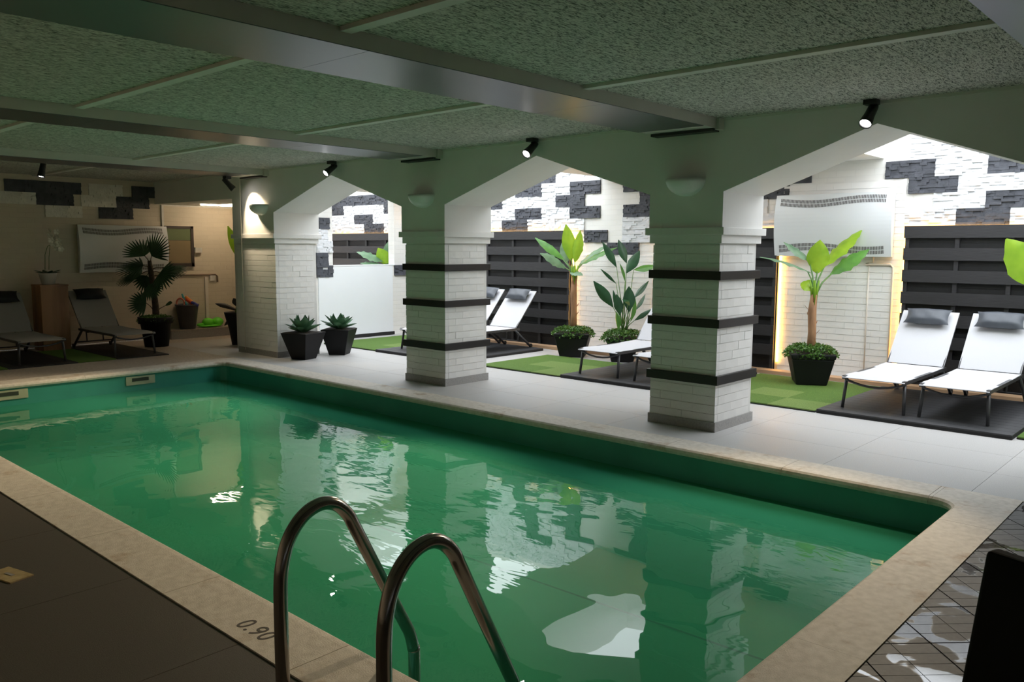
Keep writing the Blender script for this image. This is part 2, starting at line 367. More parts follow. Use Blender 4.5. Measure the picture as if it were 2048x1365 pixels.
w = MB().add([(PXI0, PYI0, ZW), (PXI1, PYI0, ZW), (PXI1, PYI1, ZW), (PXI0, PYI1, ZW)], [(0, 1, 2, 3)]).build('pool_water', 'water')
tag(w, 'still green water filling the long indoor pool', 'water'); w['kind'] = 'stuff'
cop = sempty('pool_coping')
def coping_stone(along, L, corner=False):
    # local: inner (pool) edge at y=0 going +y outwards; bullnose on the inner edge
    prof = [(-.0, -.055), (-.022, -.048), (-.030, -.028), (-.024, -.008), (-.008, .004), (.02, .006), (CW, .006), (CW, -.055)]
    h = L/2-.0015
    vs = [(-h, y, z) for y, z in prof]+[(h, y, z) for y, z in prof]; n = len(prof)
    fs = [tuple(range(n-1, -1, -1)), tuple(range(n, 2*n))]+[(i, (i+1) % n, (i+1) % n+n, i+n) for i in range(n)]
    return MB().add(vs, fs).mesh('coping_stone', 'coping')
cs_cache = {}
def put_cs(cx, cy, L, rz):
    k = round(L, 2)
    if k not in cs_cache: cs_cache[k] = coping_stone(0, L)
    return link('coping_stone', cs_cache[k], cop, (cx, cy, 0), rz)
stones_near = []
RC = .17
xs = [PXI0+RC]; t = -1.47-.97*8
while t < PXI1-RC-.02:
    if t > PXI0+RC+.1: xs.append(t)
    t += .97
xs.append(PXI1-RC)
for a, c in zip(xs, xs[1:]): put_cs((a+c)/2, PYI1, c-a, 0)
xs = [PXI0+RC]+[-3.53+1.0*k for k in range(-6, 3) if PXI0+RC+.1 < -3.53+1.0*k < PXI1-RC-.1]+[PXI1-RC]
for a, c in zip(xs, xs[1:]): stones_near.append((a, c, put_cs((a+c)/2, PYI0, c-a, PI)))
ys = [PYI0+RC, -3.146, -2.15, -1.16, PYI1-RC]
for a, c in zip(ys, ys[1:]): put_cs(PXI1, (a+c)/2, c-a, -PI/2)
ys = [PYI0+RC, -3.45, -2.5, -1.55, PYI1-RC]
for a, c in zip(ys, ys[1:]): put_cs(PXI0, (a+c)/2, c-a, PI/2)
def corner_stone():
    # quarter ring, local pool corner at origin, pool towards (-x,-y)
    prof = [(0, -.055), (-.022, -.048), (-.030, -.028), (-.024, -.008), (-.008, .004), (.02, .006)]
    n = 7; vs = []; c = (-RC, -RC)
    for t in range(n):
        an = t/(n-1)*PI/2
        for (o, z) in prof:
            r = RC+o; vs.append((c[0]+r*math.cos(an), c[1]+r*math.sin(an), z))
    m = len(prof); fs = [(t*m+i, t*m+i+1, (t+1)*m+i+1, (t+1)*m+i) for t in range(n-1) for i in range(m-1)]
    # flat top fan to the square outer corner
    k = len(vs); o = [(CW, -RC), (CW, CW), (-RC, CW)]
    vs += [(p[0], p[1], .006) for p in o]+[(p[0], p[1], -.055) for p in o]
    top = [t*m+m-1 for t in range(n)]
    fs += [(k, k+1, top[n//2])] and []
    for t in range(n-1): fs.append((top[t+1], top[t], k+1))
    fs += [(top[0], k, k+1), (top[-1], k+1, k+2), (k, k+3, k+4, k+1), (k+1, k+4, k+5, k+2)]
    return MB().add(vs, fs).mesh('coping_stone', 'coping')
cst = corner_stone()
for (cx, cy, rz) in ((PXI1, PYI1, 0), (PXI0, PYI1, PI/2), (PXI0, PYI0, PI), (PXI1, PYI0, -PI/2)): link('coping_stone', cst, cop, (cx, cy, 0), rz)
# depth marking let into a near coping stone
fc = bpy.data.curves.new('depth_marking', 'FONT'); fc.body = '0.90'; fc.size = .115; fc.extrude = .0006; fc.shear = .12; fc.space_character = 1.1
fo = bpy.data.objects.new('tmp', fc); COL.objects.link(fo); bpy.context.view_layer.update()
tm = bpy.data.meshes.new_from_object(fo.evaluated_get(bpy.context.evaluated_depsgraph_get())); bpy.data.objects.remove(fo)
tm.materials.append(M['marking'])
for a, c, o in stones_near:
    if a < -2.9 < c:
        t = link('depth_marking', tm, o, None); t['label'] = 'engraved number 0.90'
        t.rotation_euler = (0, 0, PI); t.location = (-(-3.02-(a+c)/2), -(-4.618-PYI0), .0066)
# skimmers in the far pool wall
for i, (y0, y1) in enumerate(((-2.02, -1.66), (-3.55, -3.12))):
    s = thing('pool_skimmer', ['pale framed skimmer slot in the far pool wall, nearest the pool corner', 'pale framed skimmer slot in the far pool wall at the left edge'][i], 'skimmer', (PXI0, (y0+y1)/2, -.12), 0, 'skimmers in the far pool wall')
    hw = (y1-y0)/2
    MB().box(0, .012, -hw, hw, -.055, .05).build('frame', 'skimmer', s); MB().box(.008, .016, -hw*.6, hw*.55, -.012, .03).build('slot', 'skimmer_slot', s)
# ------------------------------------------------------------------ ladder
lad = thing('pool_ladder', 'polished steel pool ladder with two hooped handrails', 'ladder', (-2.13, -4.77, 0))
prof = [(0, 0), (0, .25), (.002, .40), (.012, .475), (.035, .545), (.075, .60), (.125, .634), (.185, .645), (.24, .625), (.285, .58), (.315, .525), (.41, .34), (.54, .09), (.575, .02), (.592, -.05), (.597, -.12), (.597, -.85)]
def smooth_path(p, n=5):
    out = []; q = [p[0]]+list(p)+[p[-1]]
    for a, b, c, d in zip(q, q[1:], q[2:], q[3:]):
        for k in range(n):
            t = k/n; out.append(tuple(.5*(2*b[i]+(c[i]-a[i])*t+(2*a[i]-5*b[i]+4*c[i]-d[i])*t*t+(3*b[i]-a[i]-3*c[i]+d[i])*t**3) for i in range(2)))
    return out+[tuple(p[-1])]
prof = smooth_path(prof)
for xx in (-.28, .28):
    r = MB().tube([(xx, y, z) for y, z in prof], .0245, 16).build('handrail', 'steel', lad, True)
    MB().lathe([(.026, .0), (.045, .002), (.048, .012), (.026, .022)], 16, (xx, 0, 0)).build('base_flange', 'steel', lad, True)
for z in (-.45, -.72):
    MB().box(-.28, .28, .56, .635, z-.015, z+.015).build('step', 'steel', lad)
# brass lid on the near deck
l0 = thing('drain_cover', 'small worn brass drain cover set in the dark deck', 'drain cover', (-4.27, -5.075, 0)); MB().box(-.10, .10, -.055, .055, .0, .006).build('plate', 'brass', l0, rz=.25)
MB().box(-.03, .03, -.008, .008, .006, .008).build('slot', 'joint', l0, rz=.25)
# ------------------------------------------------------------------ arcade wall with pointed arches
wa = sempty('wall_arcade')
SPR, APX = 2.02, 2.45
def wallpiece(x0, x1, zbot, m='plaster', ztop=H):
    MB().box(x0, x1, -E3, TH+E3, zbot, ztop).build('pier_head', m, wa)
def arch(x0, x1, apx=APX):
    xm = (x0+x1)/2
    MB().prism_xz([(x0, SPR), (x0, H), (xm, H), (xm, apx)][::-1], -E3, TH+E3).build('arch_haunch', 'plaster', wa)
    MB().prism_xz([(xm, apx), (xm, H), (x1, H), (x1, SPR)][::-1], -E3, TH+E3).build('arch_haunch', 'plaster', wa)
P1 = (-11.19, -10.1509)
wallpiece(XB, P1[0]-E3, 2.245); wallpiece(P1[0]-E3, P1[1]+E3, 1.73)
for k in PIL: wallpiece(PIL[k][0]-E3, PIL[k][1]+E3, 1.73)
arch(P1[1]+E3, PIL['b'][0]-E3); arch(PIL['b'][1]+E3, PIL['c'][0]-E3); arch(PIL['c'][1]+E3, PIL['d'][0]-E3)
wallpiece(PIL['d'][1]+E3, XR, 0)
brick_cache = {}
def brick(parent, x0, x1, y0, y1, z0, z1, m='paint'):
    k = (round(x1-x0, 3), round(y1-y0, 3), round(z1-z0, 3), m)
    if k not in brick_cache:
        a, b_, c = (x1-x0)/2, (y1-y0)/2, (z1-z0)/2; brick_cache[k] = MB().box(-a, a, -b_, b_, -c, c).mesh('brick', m)
    return link('brick', brick_cache[k], parent, ((x0+x1)/2, (y0+y1)/2, (z0+z1)/2))
CO, JT, JV = .0755, .0045, .0004
def pillar(x0, x1, sides, bands=True, label=''):
    p = sempty('pillar')
    MB().box(x0+.006, x1-.006, .006, TH-.006, 0, 1.6).build('core', 'mortar', p)
    nb = round((x1-x0)/.222); nd = round(TH/.222); bw = (x1-x0)/nb; dw = TH/nd
    z = .0; i = 0
    while z < 1.598-.02:
        z1 = min(z+CO, 1.598); off = .5 if i % 2 else 0.
        pr = lambda: random.uniform(-.0018, .0022)
        def run(lo, hi, w):
            e = [lo]; t = lo+(w*off if off else w)
            while t < hi-.03: e.append(t); t += w
            e.append(hi); return list(zip(e, e[1:]))
        if 'f' in sides:
            for a, c in run(x0, x1, bw): brick(p, a+JV if a > x0 else a, c-JV if c < x1 else c, -pr(), .05, z+JT/2, z1-JT/2)
        if 'k' in sides:
            for a, c in run(x0, x1, bw): brick(p, a+JV if a > x0 else a, c-JV if c < x1 else c, TH-.05, TH+pr(), z+JT/2, z1-JT/2)
        if 'r' in sides:
            for a, c in run(.052, TH-.052, dw): brick(p, x1-.05, x1+pr(), a+JV, c-JV, z+JT/2, z1-JT/2)
        if 'l' in sides:
            for a, c in run(.052, TH-.052, dw): brick(p, x0-pr(), x0+.05, a+JV, c-JV, z+JT/2, z1-JT/2)
        z = z1; i += 1
    def ring(name, e, z0, z1, m): return MB().box(x0-e, x1+e, -e, TH+e, z0, z1).build(name, m, p)
    bevel(ring('capital_course', .026, 1.598, 1.668, 'paint'), .004); bevel(ring('capital_course', .056, 1.668, 1.731, 'paint'), .004)
    if bands:
        for (za, zb) in ((1.292, 1.366), (.889, .962), (.405, .483)): bevel(ring('band', .028, za, zb, 'band'), .003)
    for (nm, e) in (('f', 0),):
        k = .012
        MB().box(x0-k, x1+k, -k, 0, 0, .083).build('skirting_board', 'skirting', p); MB().box(x0-k, x1+k, TH, TH+k, 0, .083).build('skirting_board', 'skirting', p)
        MB().box(x1, x1+k, 0, TH, 0, .083).build('skirting_board', 'skirting', p); MB().box(x0-k, x0, 0, TH, 0, .083).build('skirting_board', 'skirting', p)
    return p
pillar(*P1, 'fr', False); pillar(*PIL['b'], 'fr'); pillar(*PIL['c'], 'fr'); pillar(*PIL['d'], '')
# ------------------------------------------------------------------ ceiling of the pool hall
ce = sempty('ceiling')
MB().box(XB-.1, XR+.1, YN-.1, TH+E3, H+.03, H+.13).build('slab', 'backroom', ce)
BE = [(XB, XB), (-10.81, -10.229), (-7.3006, -6.7302), (-4.0004, -3.3813), (-.948, -.34), (XR, XR)]
BY = [YN, -5.62, -3.74, -1.83, -E3]
pc = {}
for (a, c), (d, e) in zip(BE, BE[1:]):
    n = max(2, round((d-c)/.56)); wd = (d-c)/n
    for i in range(n):
        for y0, y1 in zip(BY, BY[1:]):
            k = (round(wd, 3), round(y1-y0, 3))
            if k not in pc: pc[k] = MB().box(-wd/2+.0015, wd/2-.0015, -(y1-y0)/2+.001, (y1-y0)/2-.001, 0, .03).mesh('ceiling_panel', 'woodwool')
            link('ceiling_panel', pc[k], ce, (c+wd*(i+.5), (y0+y1)/2, H))
    for y in BY[1:4]:
        MB().box(c, d, y-.034, y+.034, H-.022, H).build('batten', 'batten', ce)
    MB().box(c, d, -E3-.012, -E3, H-.022, H).build('cornice_strip', 'batten', ce)
for i, (x0, x1) in enumerate(BE[1:5]):
    bm = sempty('ceiling_beam')
    MB().box(x0, x1, YN, -E3-.06, ZB+.004, H+.02).build('beam_casing', 'beam_side', bm)
    ys = [YN, -5.9, -3.6, -1.62, -.30] if i != 3 else [YN, -4.9, -2.9, -1.0, -.30]
    for y0, y1 in zip(ys, ys[1:]): MB().box(x0+.002, x1-.002, y0+.0015, y1-.0015, ZB, ZB+.004).build('soffit_plate', 'soffit_metal', bm)
    bevel(MB().box(x1-.16, x1+.03, -E3-.075, -E3-.0, ZB-.008, H).build('end_block', 'beam_side', bm), .004)
    MB().box(x0+.02, x1-.01, -E3-.11, -E3-.005, ZB-.02, ZB+.002).build('bearing_plate', 'fence', bm)
# ------------------------------------------------------------------ far wall, alcove, unseen walls
wl = sempty('wall_left')
MB().box(XB-.1, XB, YN, 1.6, 0, H+.03).build('brickwork', 'brick_cream', wl)
MB().box(XB, XW-.16, 1.5, 1.6, 0, 2.33).build('alcove_wall', 'brick_cream', wl)
MB().box(XB, XW, TH+E3, 1.6, 2.30, 2.34).build('alcove_ceiling', 'plaster', wl)
st = struct(MB().box(XB, -13.4, 0, 1.5, 0, .14).build('step_ledge', 'skirting'))
MB().box(XB, -13.39, 0, 1.5, .14, .152).build('step_top', 'granite_far', st)
struct(MB().box(XB, XR, YN-.1, YN, 0, H).build('wall_near', 'backroom'))
struct(MB().box(XR, XR+.1, YN, YG, 0, SKYZ).build('wall_right', 'backroom'))
# ------------------------------------------------------------------ garden shell
wg = sempty('wall_garden')
def gwall(x0, x1, z0, z1, m='brick_white'): MB().box(x0, x1, YG, YG+.1, z0, z1).build('brickwork', m, wg)
gwall(-14.6, XR, 0, SKYZ)
MB().box(-14.7, -14.6, 1.6, YG, 0, SKYZ).build('end_wall', 'brick_white', wg)
MB().box(-14.6, XW-.16, 1.6, 1.62, 0, SKYZ).build('end_wall', 'plaster', wg)
gc = sempty('ceiling_garden')
HG = 2.60
cuts = sorted([XB-.9]+[v for h in HOLES for v in h[:2]]+[XR])
for a, c in zip(cuts, cuts[1:]):
    hole = next((h for h in HOLES if h[0] <= (a+c)/2 <= h[1]), None)
    if hole is None: MB().box(a, c, TH+E3, YG, HG, SKYZ).build('slab', 'plaster', gc)
    else:
        MB().box(a, c, TH+E3, hole[2], HG, SKYZ).build('slab', 'plaster', gc)
        if hole[3] < YG-.1: MB().box(a, c, hole[3], YG, HG, SKYZ).build('slab', 'plaster', gc)
# side wall with the window-like opening (plane x = XW)
ws = sempty('wall_side')
def sw(y0, y1, z0, z1, m='brick_white'): MB().box(XW-.16, XW, y0, y1, z0, z1).build('brickwork', m, ws)
sw(.22, TH+E3, 0, 2.245); sw(TH+E3, 1.90, 0, HG); sw(3.21, YG, 0, HG); sw(1.90, 3.21, 0, 1.235); sw(1.90, 3.21, 2.50, HG)
MB().box(XW, XW+.015, 1.60, 3.16, .06, 1.25).build('smooth_board', 'board', ws)
MB().box(XW-.16, XW+.02, 1.90, 3.21, 1.235, 1.25).build('sill', 'board', ws)
MB().box(XW, XW+.03, 1.9, 3.18, 0, .06).build('skirting_board', 'rubber', ws)
# brick piers in the garden wall
for (x0, x1, zt) in ((-7.86, -6.25, 1.46), (-4.55, -3.10, 2.36)):
    p = sempty('wall_pier'); MB().box(x0, x1, YG-.0125, YG, 0, zt).build('bed', 'mortar', p)
    n = round((x1-x0)/.222); bw = (x1-x0)/n; z = 0; i = 0
    while z < zt-.02:
        e = [x0]; t = x0+(bw/2 if i % 2 else bw)
        while t < x1-.03: e.append(t); t += bw
        e.append(x1)
        for a, c in zip(e, e[1:]): brick(p, a+JV, c-JV, YG-.019-random.uniform(-.0015, .002), YG, z+JT/2, min(z+CO, zt)-JT/2)
        z += CO; i += 1
# ledger stone panels
def stone_mesh(w, h, m, seed):
    r = random.Random(seed); mb = MB(); z = 0; rows = 6
    for k in range(rows):
        x = 0
        while x < w-.001:
            l = min(r.uniform(.04, .13), w-x)
            if w-x-l < .04: l = w-x
            mb.box(x, x+l, -r.uniform(.012, .036), 0, z, z+h/rows); x += l
        z += h/rows
    return mb.mesh('stone_panel', m)
sc_ = {}
def stone(parent, x, z, w, h, m, yx=None):
    k = (round(w, 2), round(h, 2), m, random.randint(0, 2))
    if k not in sc_: sc_[k] = stone_mesh(w, h, m, hash(k[:2]) % 999+k[3]*31)
    if yx is None: return link('stone_panel', sc_[k], parent, (x, YG, z))
    return link('stone_panel', sc_[k], parent, (yx[0], yx[1], z), yx[2])
ZR = [1.10, 1.28, 1.46, 1.64, 1.825, 2.005, 2.185, 2.365, 2.56, 2.74, 2.92, 3.10]; D, Wt, Cr = 'stone_dark', 'stone_white', 'stone_cream'
def row(i, spans):
    for (x0, x1, m) in spans:
        n = max(1, round((x1-x0)/.54)); d = (x1-x0)/n
        for k in range(n): stone(wg, x0+k*d, ZR[i], d, ZR[i+1]-ZR[i]-.001, m)
# right bay
row(4, [(-3.10, -2.57, Wt), (-2.57, -2.05, D), (-2.05, .6, Wt), (-6.2, -4.55, Wt)])
row(5, [(-2.81, -2.29, Wt), (-2.29, -1.77, D), (-1.77, .6, Wt), (-6.2, -4.76, Wt)])
row(6, [(-3.08, -2.57, D), (-2.57, -1.5, Wt), (-1.5, -1.0, D), (-1., .6, Wt), (-5.54, -4.48, D)])
row(7, [(-3.34, -2.81, D), (-2.81, -2.29, Wt), (-2.29, -1.77, D), (-1.77, .6, Wt), (-5.29, -4.21, D)])
row(8, [(-3.08, .6, Wt)]); row(9, [(-3.08, .6, Wt)]); row(10, [(-3.08, .6, Wt)])
# middle bay
row(4, [(-11.4, -9.39, Wt), (-9.39, -8.83, D), (-8.83, -7.69, Wt), (-6.99, -6.45, Wt)])
row(5, [(-11.4, -9.1, Wt), (-9.1, -8.54, D), (-8.54, -7.97, Wt), (-7.97, -7.40, D), (-6.98, -6.45, D)])
row(6, [(-9.95, -9.39, D), (-9.39, -8.25, Wt), (-8.25, -7.69, D), (-11.4, -9.95, Wt), (-6.70, -6.2, D)])
row(7, [(-9.10, -8.54, D), (-8.54, -7.97, Wt), (-7.97, -7.40, D), (-6.99, -6.45, D), (-11.4, -9.1, Wt)])
row(8, [(-11.4, -8.82, Wt), (-8.82, -8.25, D), (-8.25, -7.40, Wt)]); row(9, [(-11.4, -7.4, Wt)]); row(10, [(-11.4, -7.4, Wt)])
row(3, [(-7.69, -7.26, D), (-6.99, -6.45, Wt)]); row(2, [(-7.26, -6.70, D)])
# beyond the opening
row(4, [(-14.5, -13.08, Wt), (-13.08, -12.47, D), (-12.47, -11.7, Wt)])
row(5, [(-14.5, -14.06, Wt), (-14.06, -13.40, Wt), (-13.40, -12.80, D), (-12.8, -11.7, Wt)])
row(6, [(-14.5, -13.74, D), (-13.74, -12.47, Wt), (-12.47, -11.7, D)]); row(7, [(-14.5, -11.7, D)])
# on the side wall, either side of the opening (panels turned to face +x)
for (y0, y1, z0, z1, m) in ((1.64, 1.84, 1.845, 2.03, D), (1.58, 1.80, 1.65, 1.845, Wt), (1.58, 1.89, 1.46, 1.65, Wt), (1.57, 1.80, 1.25, 1.46, D), (1.57, 1.89, 1.055, 1.25, D), (3.20, 3.72, 1.055, 1.24, D), (3.46, 3.78, 1.24, 1.42, Wt)):
    stone(ws, 0, z0, y1-y0, z1-z0, m, (XW, y0, PI/2))
# on the cream wall of the pool hall
for (y0, y1, z0, m) in ((-2.24, -1.70, 2.345, D), (-1.70, -1.18, 2.345, D), (-2.36, -1.83, 2.165, Cr), (-2.89, -2.36, 2.165, Cr), (-1.83, -1.30, 2.165, D), (-1.71, -1.18, 1.985, Cr), (-1.07, -.55, 2.345, Cr), (-1.19, -.66, 2.165, Cr), (-.40, .0, 2.345, D), (-.66, -.13, 2.165, D), (-.93, -.40, 1.985, D)):
    stone(wl, 0, z0, y1-y0, .179, m, (XB, y0, PI/2))
# ------------------------------------------------------------------ fences with light strips
FY0 = 3.66
def fence(x0, x1, label, ends):
    f = thing('fence_panel', label, 'fence', ((x0+x1)/2, FY0, 0), 0, 'anthracite garden fence panels'); hw = (x1-x0)/2
    bo = MB().box(-hw, hw, 0, .022, 0, .136).mesh('board', 'fence'); bk = MB().box(-hw+.02, hw-.02, .05, .066, 0, .055).mesh('back_slat', 'fence_back')
    for k in range(8):
        z = 1.684-.2455*k
        if z > -.02: link('board', bo, f, (0, 0, max(z, .03)))
        for q in range(2):
            zz = z-.055-.055*q
            if zz > .05: link('back_slat', bk, f, (0, 0, zz-.002*q))
    n = max(2, round((x1-x0)/.55)); po = MB().box(-.022, .022, .022, .05, .03, 1.80).mesh('post', 'fence')
    for k in range(n+1): link('post', po, f, (-hw+.03+(2*hw-.06)*k/n, 0, 0))
    MB().box(-hw, hw, .064, .069, .03, 1.80).build('backing', 'fence_back', f)
    zb = .12
    if 'l' in ends: MB().box(-hw-.016, -hw-.002, .09, .115, zb, 1.80).build('light_strip', 'led', f)['label'] = 'glowing amber light strip'
    if 'r' in ends: MB().box(hw+.002, hw+.016, .09, .115, zb, 1.80).build('light_strip', 'led', f)['label'] = 'glowing amber light strip'
    MB().box(-hw, hw, .085, .105, 1.785, 1.797).build('light_strip', 'led', f)['label'] = 'glowing amber light strip'
    return f
fence(-11.4, -7.88, 'long anthracite slatted fence with amber edge light behind the tall banana plant', 'r')
fence(-6.25, -4.56, 'narrow strip of anthracite slatted fence seen beside the striped right pillar', 'lr')
fence(-3.06, .6, 'anthracite slatted fence with amber edge light behind the right pair of loungers', 'l')
fence(-14.13, -11.7, 'anthracite slatted fence seen through the opening above the white board', 'l')
# ------------------------------------------------------------------ garden floor things
def platform(x0, x1, y0, y1, label, group='dark lounger platforms', ax='y', h=.04, pm='decking'):
    p = thing('deck_platform', label, 'platform', ((x0+x1)/2, (y0+y1)/2, 0), 0, group)
    hx, hy = (x1-x0)/2, (y1-y0)/2
    MB().box(-hx, hx, -hy, hy, 0, h-.012).build('base', 'rubber', p)
    n = round((2*hx if ax == 'y' else 2*hy)/.137); wd = (2*hx if ax == 'y' else 2*hy)/n
    me = (MB().box(-wd/2+.002, wd/2-.002, -hy, hy, h-.012, h) if ax == 'y' else MB().box(-hx, hx, -wd/2+.002, wd/2-.002, h-.012, h)).mesh('plank', pm)
    for k in range(n): link('plank', me, p, ((-hx+wd*(k+.5)) if ax == 'y' else 0, 0 if ax == 'y' else -hy+wd*(k+.5), 0))
    return p
platform(-3.07, -1.44, 1.43, 3.25, 'dark plank platform under the right pair of white loungers', ax='x')
platform(-6.19, -4.56, 1.40, 3.25, 'dark plank platform half hidden by the striped right pillar', ax='x')
platform(-9.72, -8.03, 1.38, 3.25, 'dark plank platform half hidden by the middle striped pillar', ax='x')
def turf(x0, x1, y0, y1, label, pale=(), h=.022, s=.48):
    p = thing('turf_mat', label, 'mat', ((x0+x1)/2, (y0+y1)/2, 0), 0, 'artificial turf mats'); hx, hy = (x1-x0)/2, (y1-y0)/2
    MB().box(-hx, hx, -hy, hy, 0, h-.010).build('edge', 'rubber', p)
    nx = max(1, round(2*hx/s)); ny = max(1, round(2*hy/s)); a, c = 2*hx/nx, 2*hy/ny
    ms = [MB().box(-a/2, a/2, -c/2+.0, c/2, h-.010, h).mesh('turf_tile', m) for m in ('turf', 'turf_pale')]
    for i in range(nx):
        for j in range(ny): link('turf_tile', ms[(i, j) in pale], p, (-hx+a*(i+.5), -hy+.0+c*(j+.5), .0))
turf(-4.54, -3.09, 1.44, 3.3, 'green turf mat below the potted banana beside the big wall heater', {(0, 0), (2, 0), (1, 1)})
turf(-7.58, -6.21, 1.41, 2.82, 'green turf mat with a paler square between the two potted plants', {(1, 1), (2, 1), (2, 0)})
turf(-11.1, -9.74, 1.42, 3.2, 'green turf mat in front of the smooth white board', {(2, 1)})
turf(-1.42, .4, 1.5, 3.3, 'green turf corner at the right edge of the frame')
pb = MB().box(-11.4, 1.0, 3.45, 3.63, 0, .045).build('timber_edging', 'timber'); tag(bevel(pb, .004), 'pale timber edging board along the foot of the garden fence', 'edging')
# ------------------------------------------------------------------ loungers
def make_lounger(tx='textile'):
    r = thing('sun_lounger', 'x', 'lounger'); w = .27; zs = .315; hy = 1.22; ba = math.radians(49); bl = .70
    for s in (-1, 1):
        MB().box(s*w-.016, s*w+.016, .02, 1.32, zs-.032, zs).build('side_rail', 'frame', r)
        MB().tube([(s*w*.97, .08, zs-.01), (s*w*1.03, .04, .004)], [.017, .015], 8).build('leg', 'frame', r, True)
        MB().tube([(s*w, 1.22, zs-.02), (s*w, 1.58, .02)], .018, 8).build('leg', 'frame', r, True)
        MB().lathe([(0, -.014), (.03, -.014), (.03, .014), (0, .014)], 12).build('wheel', 'rubber', r, loc=(s*w, 1.585, .031)).rotation_euler = (0, PI/2, 0)
        MB().tube([(s*.12, hy+.30, zs+.235), (s*.12, hy+.24, .10)], .010, 6).build('prop', 'frame', r)
    MB().tube([(-w, .03+.05, zs-.03)]+[(w*math.sin(a), .06, zs-.035-.055*math.cos(a)**2) for a in [(-.9+.2*k)*PI/2 for k in range(10)]]+[(w, .08, zs-.03)], .011, 6).build('foot_bar', 'frame', r, True)
    MB().tube([(-w, 1.5, .09), (w, 1.5, .09)], .011, 6).build('cross_bar', 'frame', r)
    MB().tube([(-w, hy-.17, zs-.16+.12), (w, hy-.17, zs-.16+.12)], .011, 6).build('cross_bar', 'frame', r)
    def sling(name, f, n, ww):
        mb = MB(); th = .006; vs = []
        for i in range(n+1):
            y, z, ny, nz = f(i/n)
            vs += [(-ww, y, z), (ww, y, z), (ww, y-ny*th, z-nz*th), (-ww, y-ny*th, z-nz*th)]
        fs = [(3, 2, 1, 0)]+[(i*4+k, i*4+(k+1) % 4, i*4+4+(k+1) % 4, i*4+4+k) for i in range(n) for k in range(4)]+[(n*4, n*4+1, n*4+2, n*4+3)]
        return mb.add(vs, fs).build(name, tx, r)
    sling('seat_sling', lambda q: (hy*q, zs+.008-.010*math.sin(q*PI)-(.02*(1-q/.06) if q < .06 else 0), 0, 1), 10, w+.012)
    cy, cz = math.cos(ba), math.sin(ba)
    sling('back_sling', lambda q: (hy+.025+bl*q*cy, zs+.012+bl*q*cz, -cz, cy), 4, w+.008)
    for s in (-1, 1):
        MB().tube([(s*w, hy+.02, zs-.005), (s*w, hy+.035+bl*cy, zs-.005+bl*cz)], .011, 6).build('back_frame', 'frame', r)
    MB().tube([(-w, hy+.02, zs-.01), (w, hy+.02, zs-.01)], .012, 6).build('hinge_bar', 'frame', r)
    return r
def pillow_mesh():
    mb = MB(); n, m = 12, 8; a, b_, c = .212, .092, .055
    vs = []; fs = []
    for sgn in (1, -1):
        o = len(vs)
        for i in range(n+1):
            for j in range(m+1):
                u, v_ = i/n*2-1, j/m*2-1
                pin = 1-.10*(abs(u)**2)*(1-v_*v_)*0-.06*(1-abs(u*v_))*0
                ex = 1+.06*(abs(u)*abs(v_))**3
                hgt = (max(0, 1-u**4)*max(0, 1-v_**4))**.55
                vs.append((a*u*ex*(1-.05*(1-v_*v_)*abs(u)), b_*v_*ex*(1-.06*(1-u*u)*abs(v_)*-1), sgn*c*hgt*(1+.06*math.sin(7*u+3*v_))))
        for i in range(n):
            for j in range(m):
                q = (o+i*(m+1)+j, o+(i+1)*(m+1)+j, o+(i+1)*(m+1)+j+1, o+i*(m+1)+j+1); fs.append(q if sgn > 0 else q[::-1])
    return mb.add(vs, fs).mesh('headrest_pillow', 'pillow', True)
PM = pillow_mesh()
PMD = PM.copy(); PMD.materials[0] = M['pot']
proto = {'textile': make_lounger()}; first = {}
LH = (1.22+.025, .315+.012)
def place_lounger(x, y, z, rz, label, plabel, group, tx='textile'):
    if tx not in proto: proto[tx] = make_lounger(tx)
    o = copy_tree(proto[tx]) if tx in first else proto[tx]; first[tx] = True
    o.location = (x, y, z); o.rotation_euler = (0, 0, rz); o['label'] = label; o['group'] = group
    if not plabel: return o
    ba = math.radians(49); d = .585; off = .060
    ly = LH[0]+d*math.cos(ba)-off*math.sin(ba); lz = LH[1]+d*math.sin(ba)+off*math.cos(ba)
    p = link('headrest_pillow', PM if tx == 'textile' else PMD, None)
    p.matrix_world = Matrix.Translation((x, y, z)) @ Matrix.Rotation(rz, 4, 'Z') @ Matrix.Translation((0, ly, lz)) @ Matrix.Rotation(ba, 4, 'X')
    tag(p, plabel, 'pillow', 'slate headrest pillows')
    return o
GL = 'white loungers in the garden'
place_lounger(-2.635, 1.62, .04, .0, 'white sling lounger nearest the amber light strip, left of the right pair', 'slate pillow on the left lounger of the right pair', GL)
place_lounger(-1.955, 1.645, .04, .0, 'white sling lounger at the right edge of the frame', 'slate pillow on the rightmost lounger', GL)
place_lounger(-5.77, 1.56, .04, .0, 'white lounger in front of the dark-leaved plant, its head cut by the right pillar', None, GL)
place_lounger(-4.97, 1.54, .04, .0, 'lounger mostly behind the right striped pillar, only its foot corner showing', None, GL)
place_lounger(-8.50, 1.60, .04, .0, 'white lounger with whole backrest visible right of the middle striped pillar', 'slate pillow seen whole just right of the middle striped pillar', GL)
place_lounger(-9.20, 1.64, .04, .0, 'white lounger mostly behind the middle striped pillar', 'slate pillow peeping out beside the middle striped pillar', GL)
GD = 'shaded loungers by the cream wall'
platform(-13.45, -11.56, -1.62, -.90, 'dark mat under the shaded lounger beside the fan palm', 'dark mats by the cream wall', 'x', .014, 'rubber')
platform(-13.45, -11.56, -2.95, -2.13, 'dark mat under the shaded lounger at the left edge', 'dark mats by the cream wall', 'x', .014, 'rubber')
turf(-13.16, -11.57, -2.12, -1.64, 'shaded turf strip between the two loungers by the cream wall', h=.014)
turf(-13.45, -11.57, -3.9, -2.96, 'shaded turf strip at the left edge of the frame', h=.014)
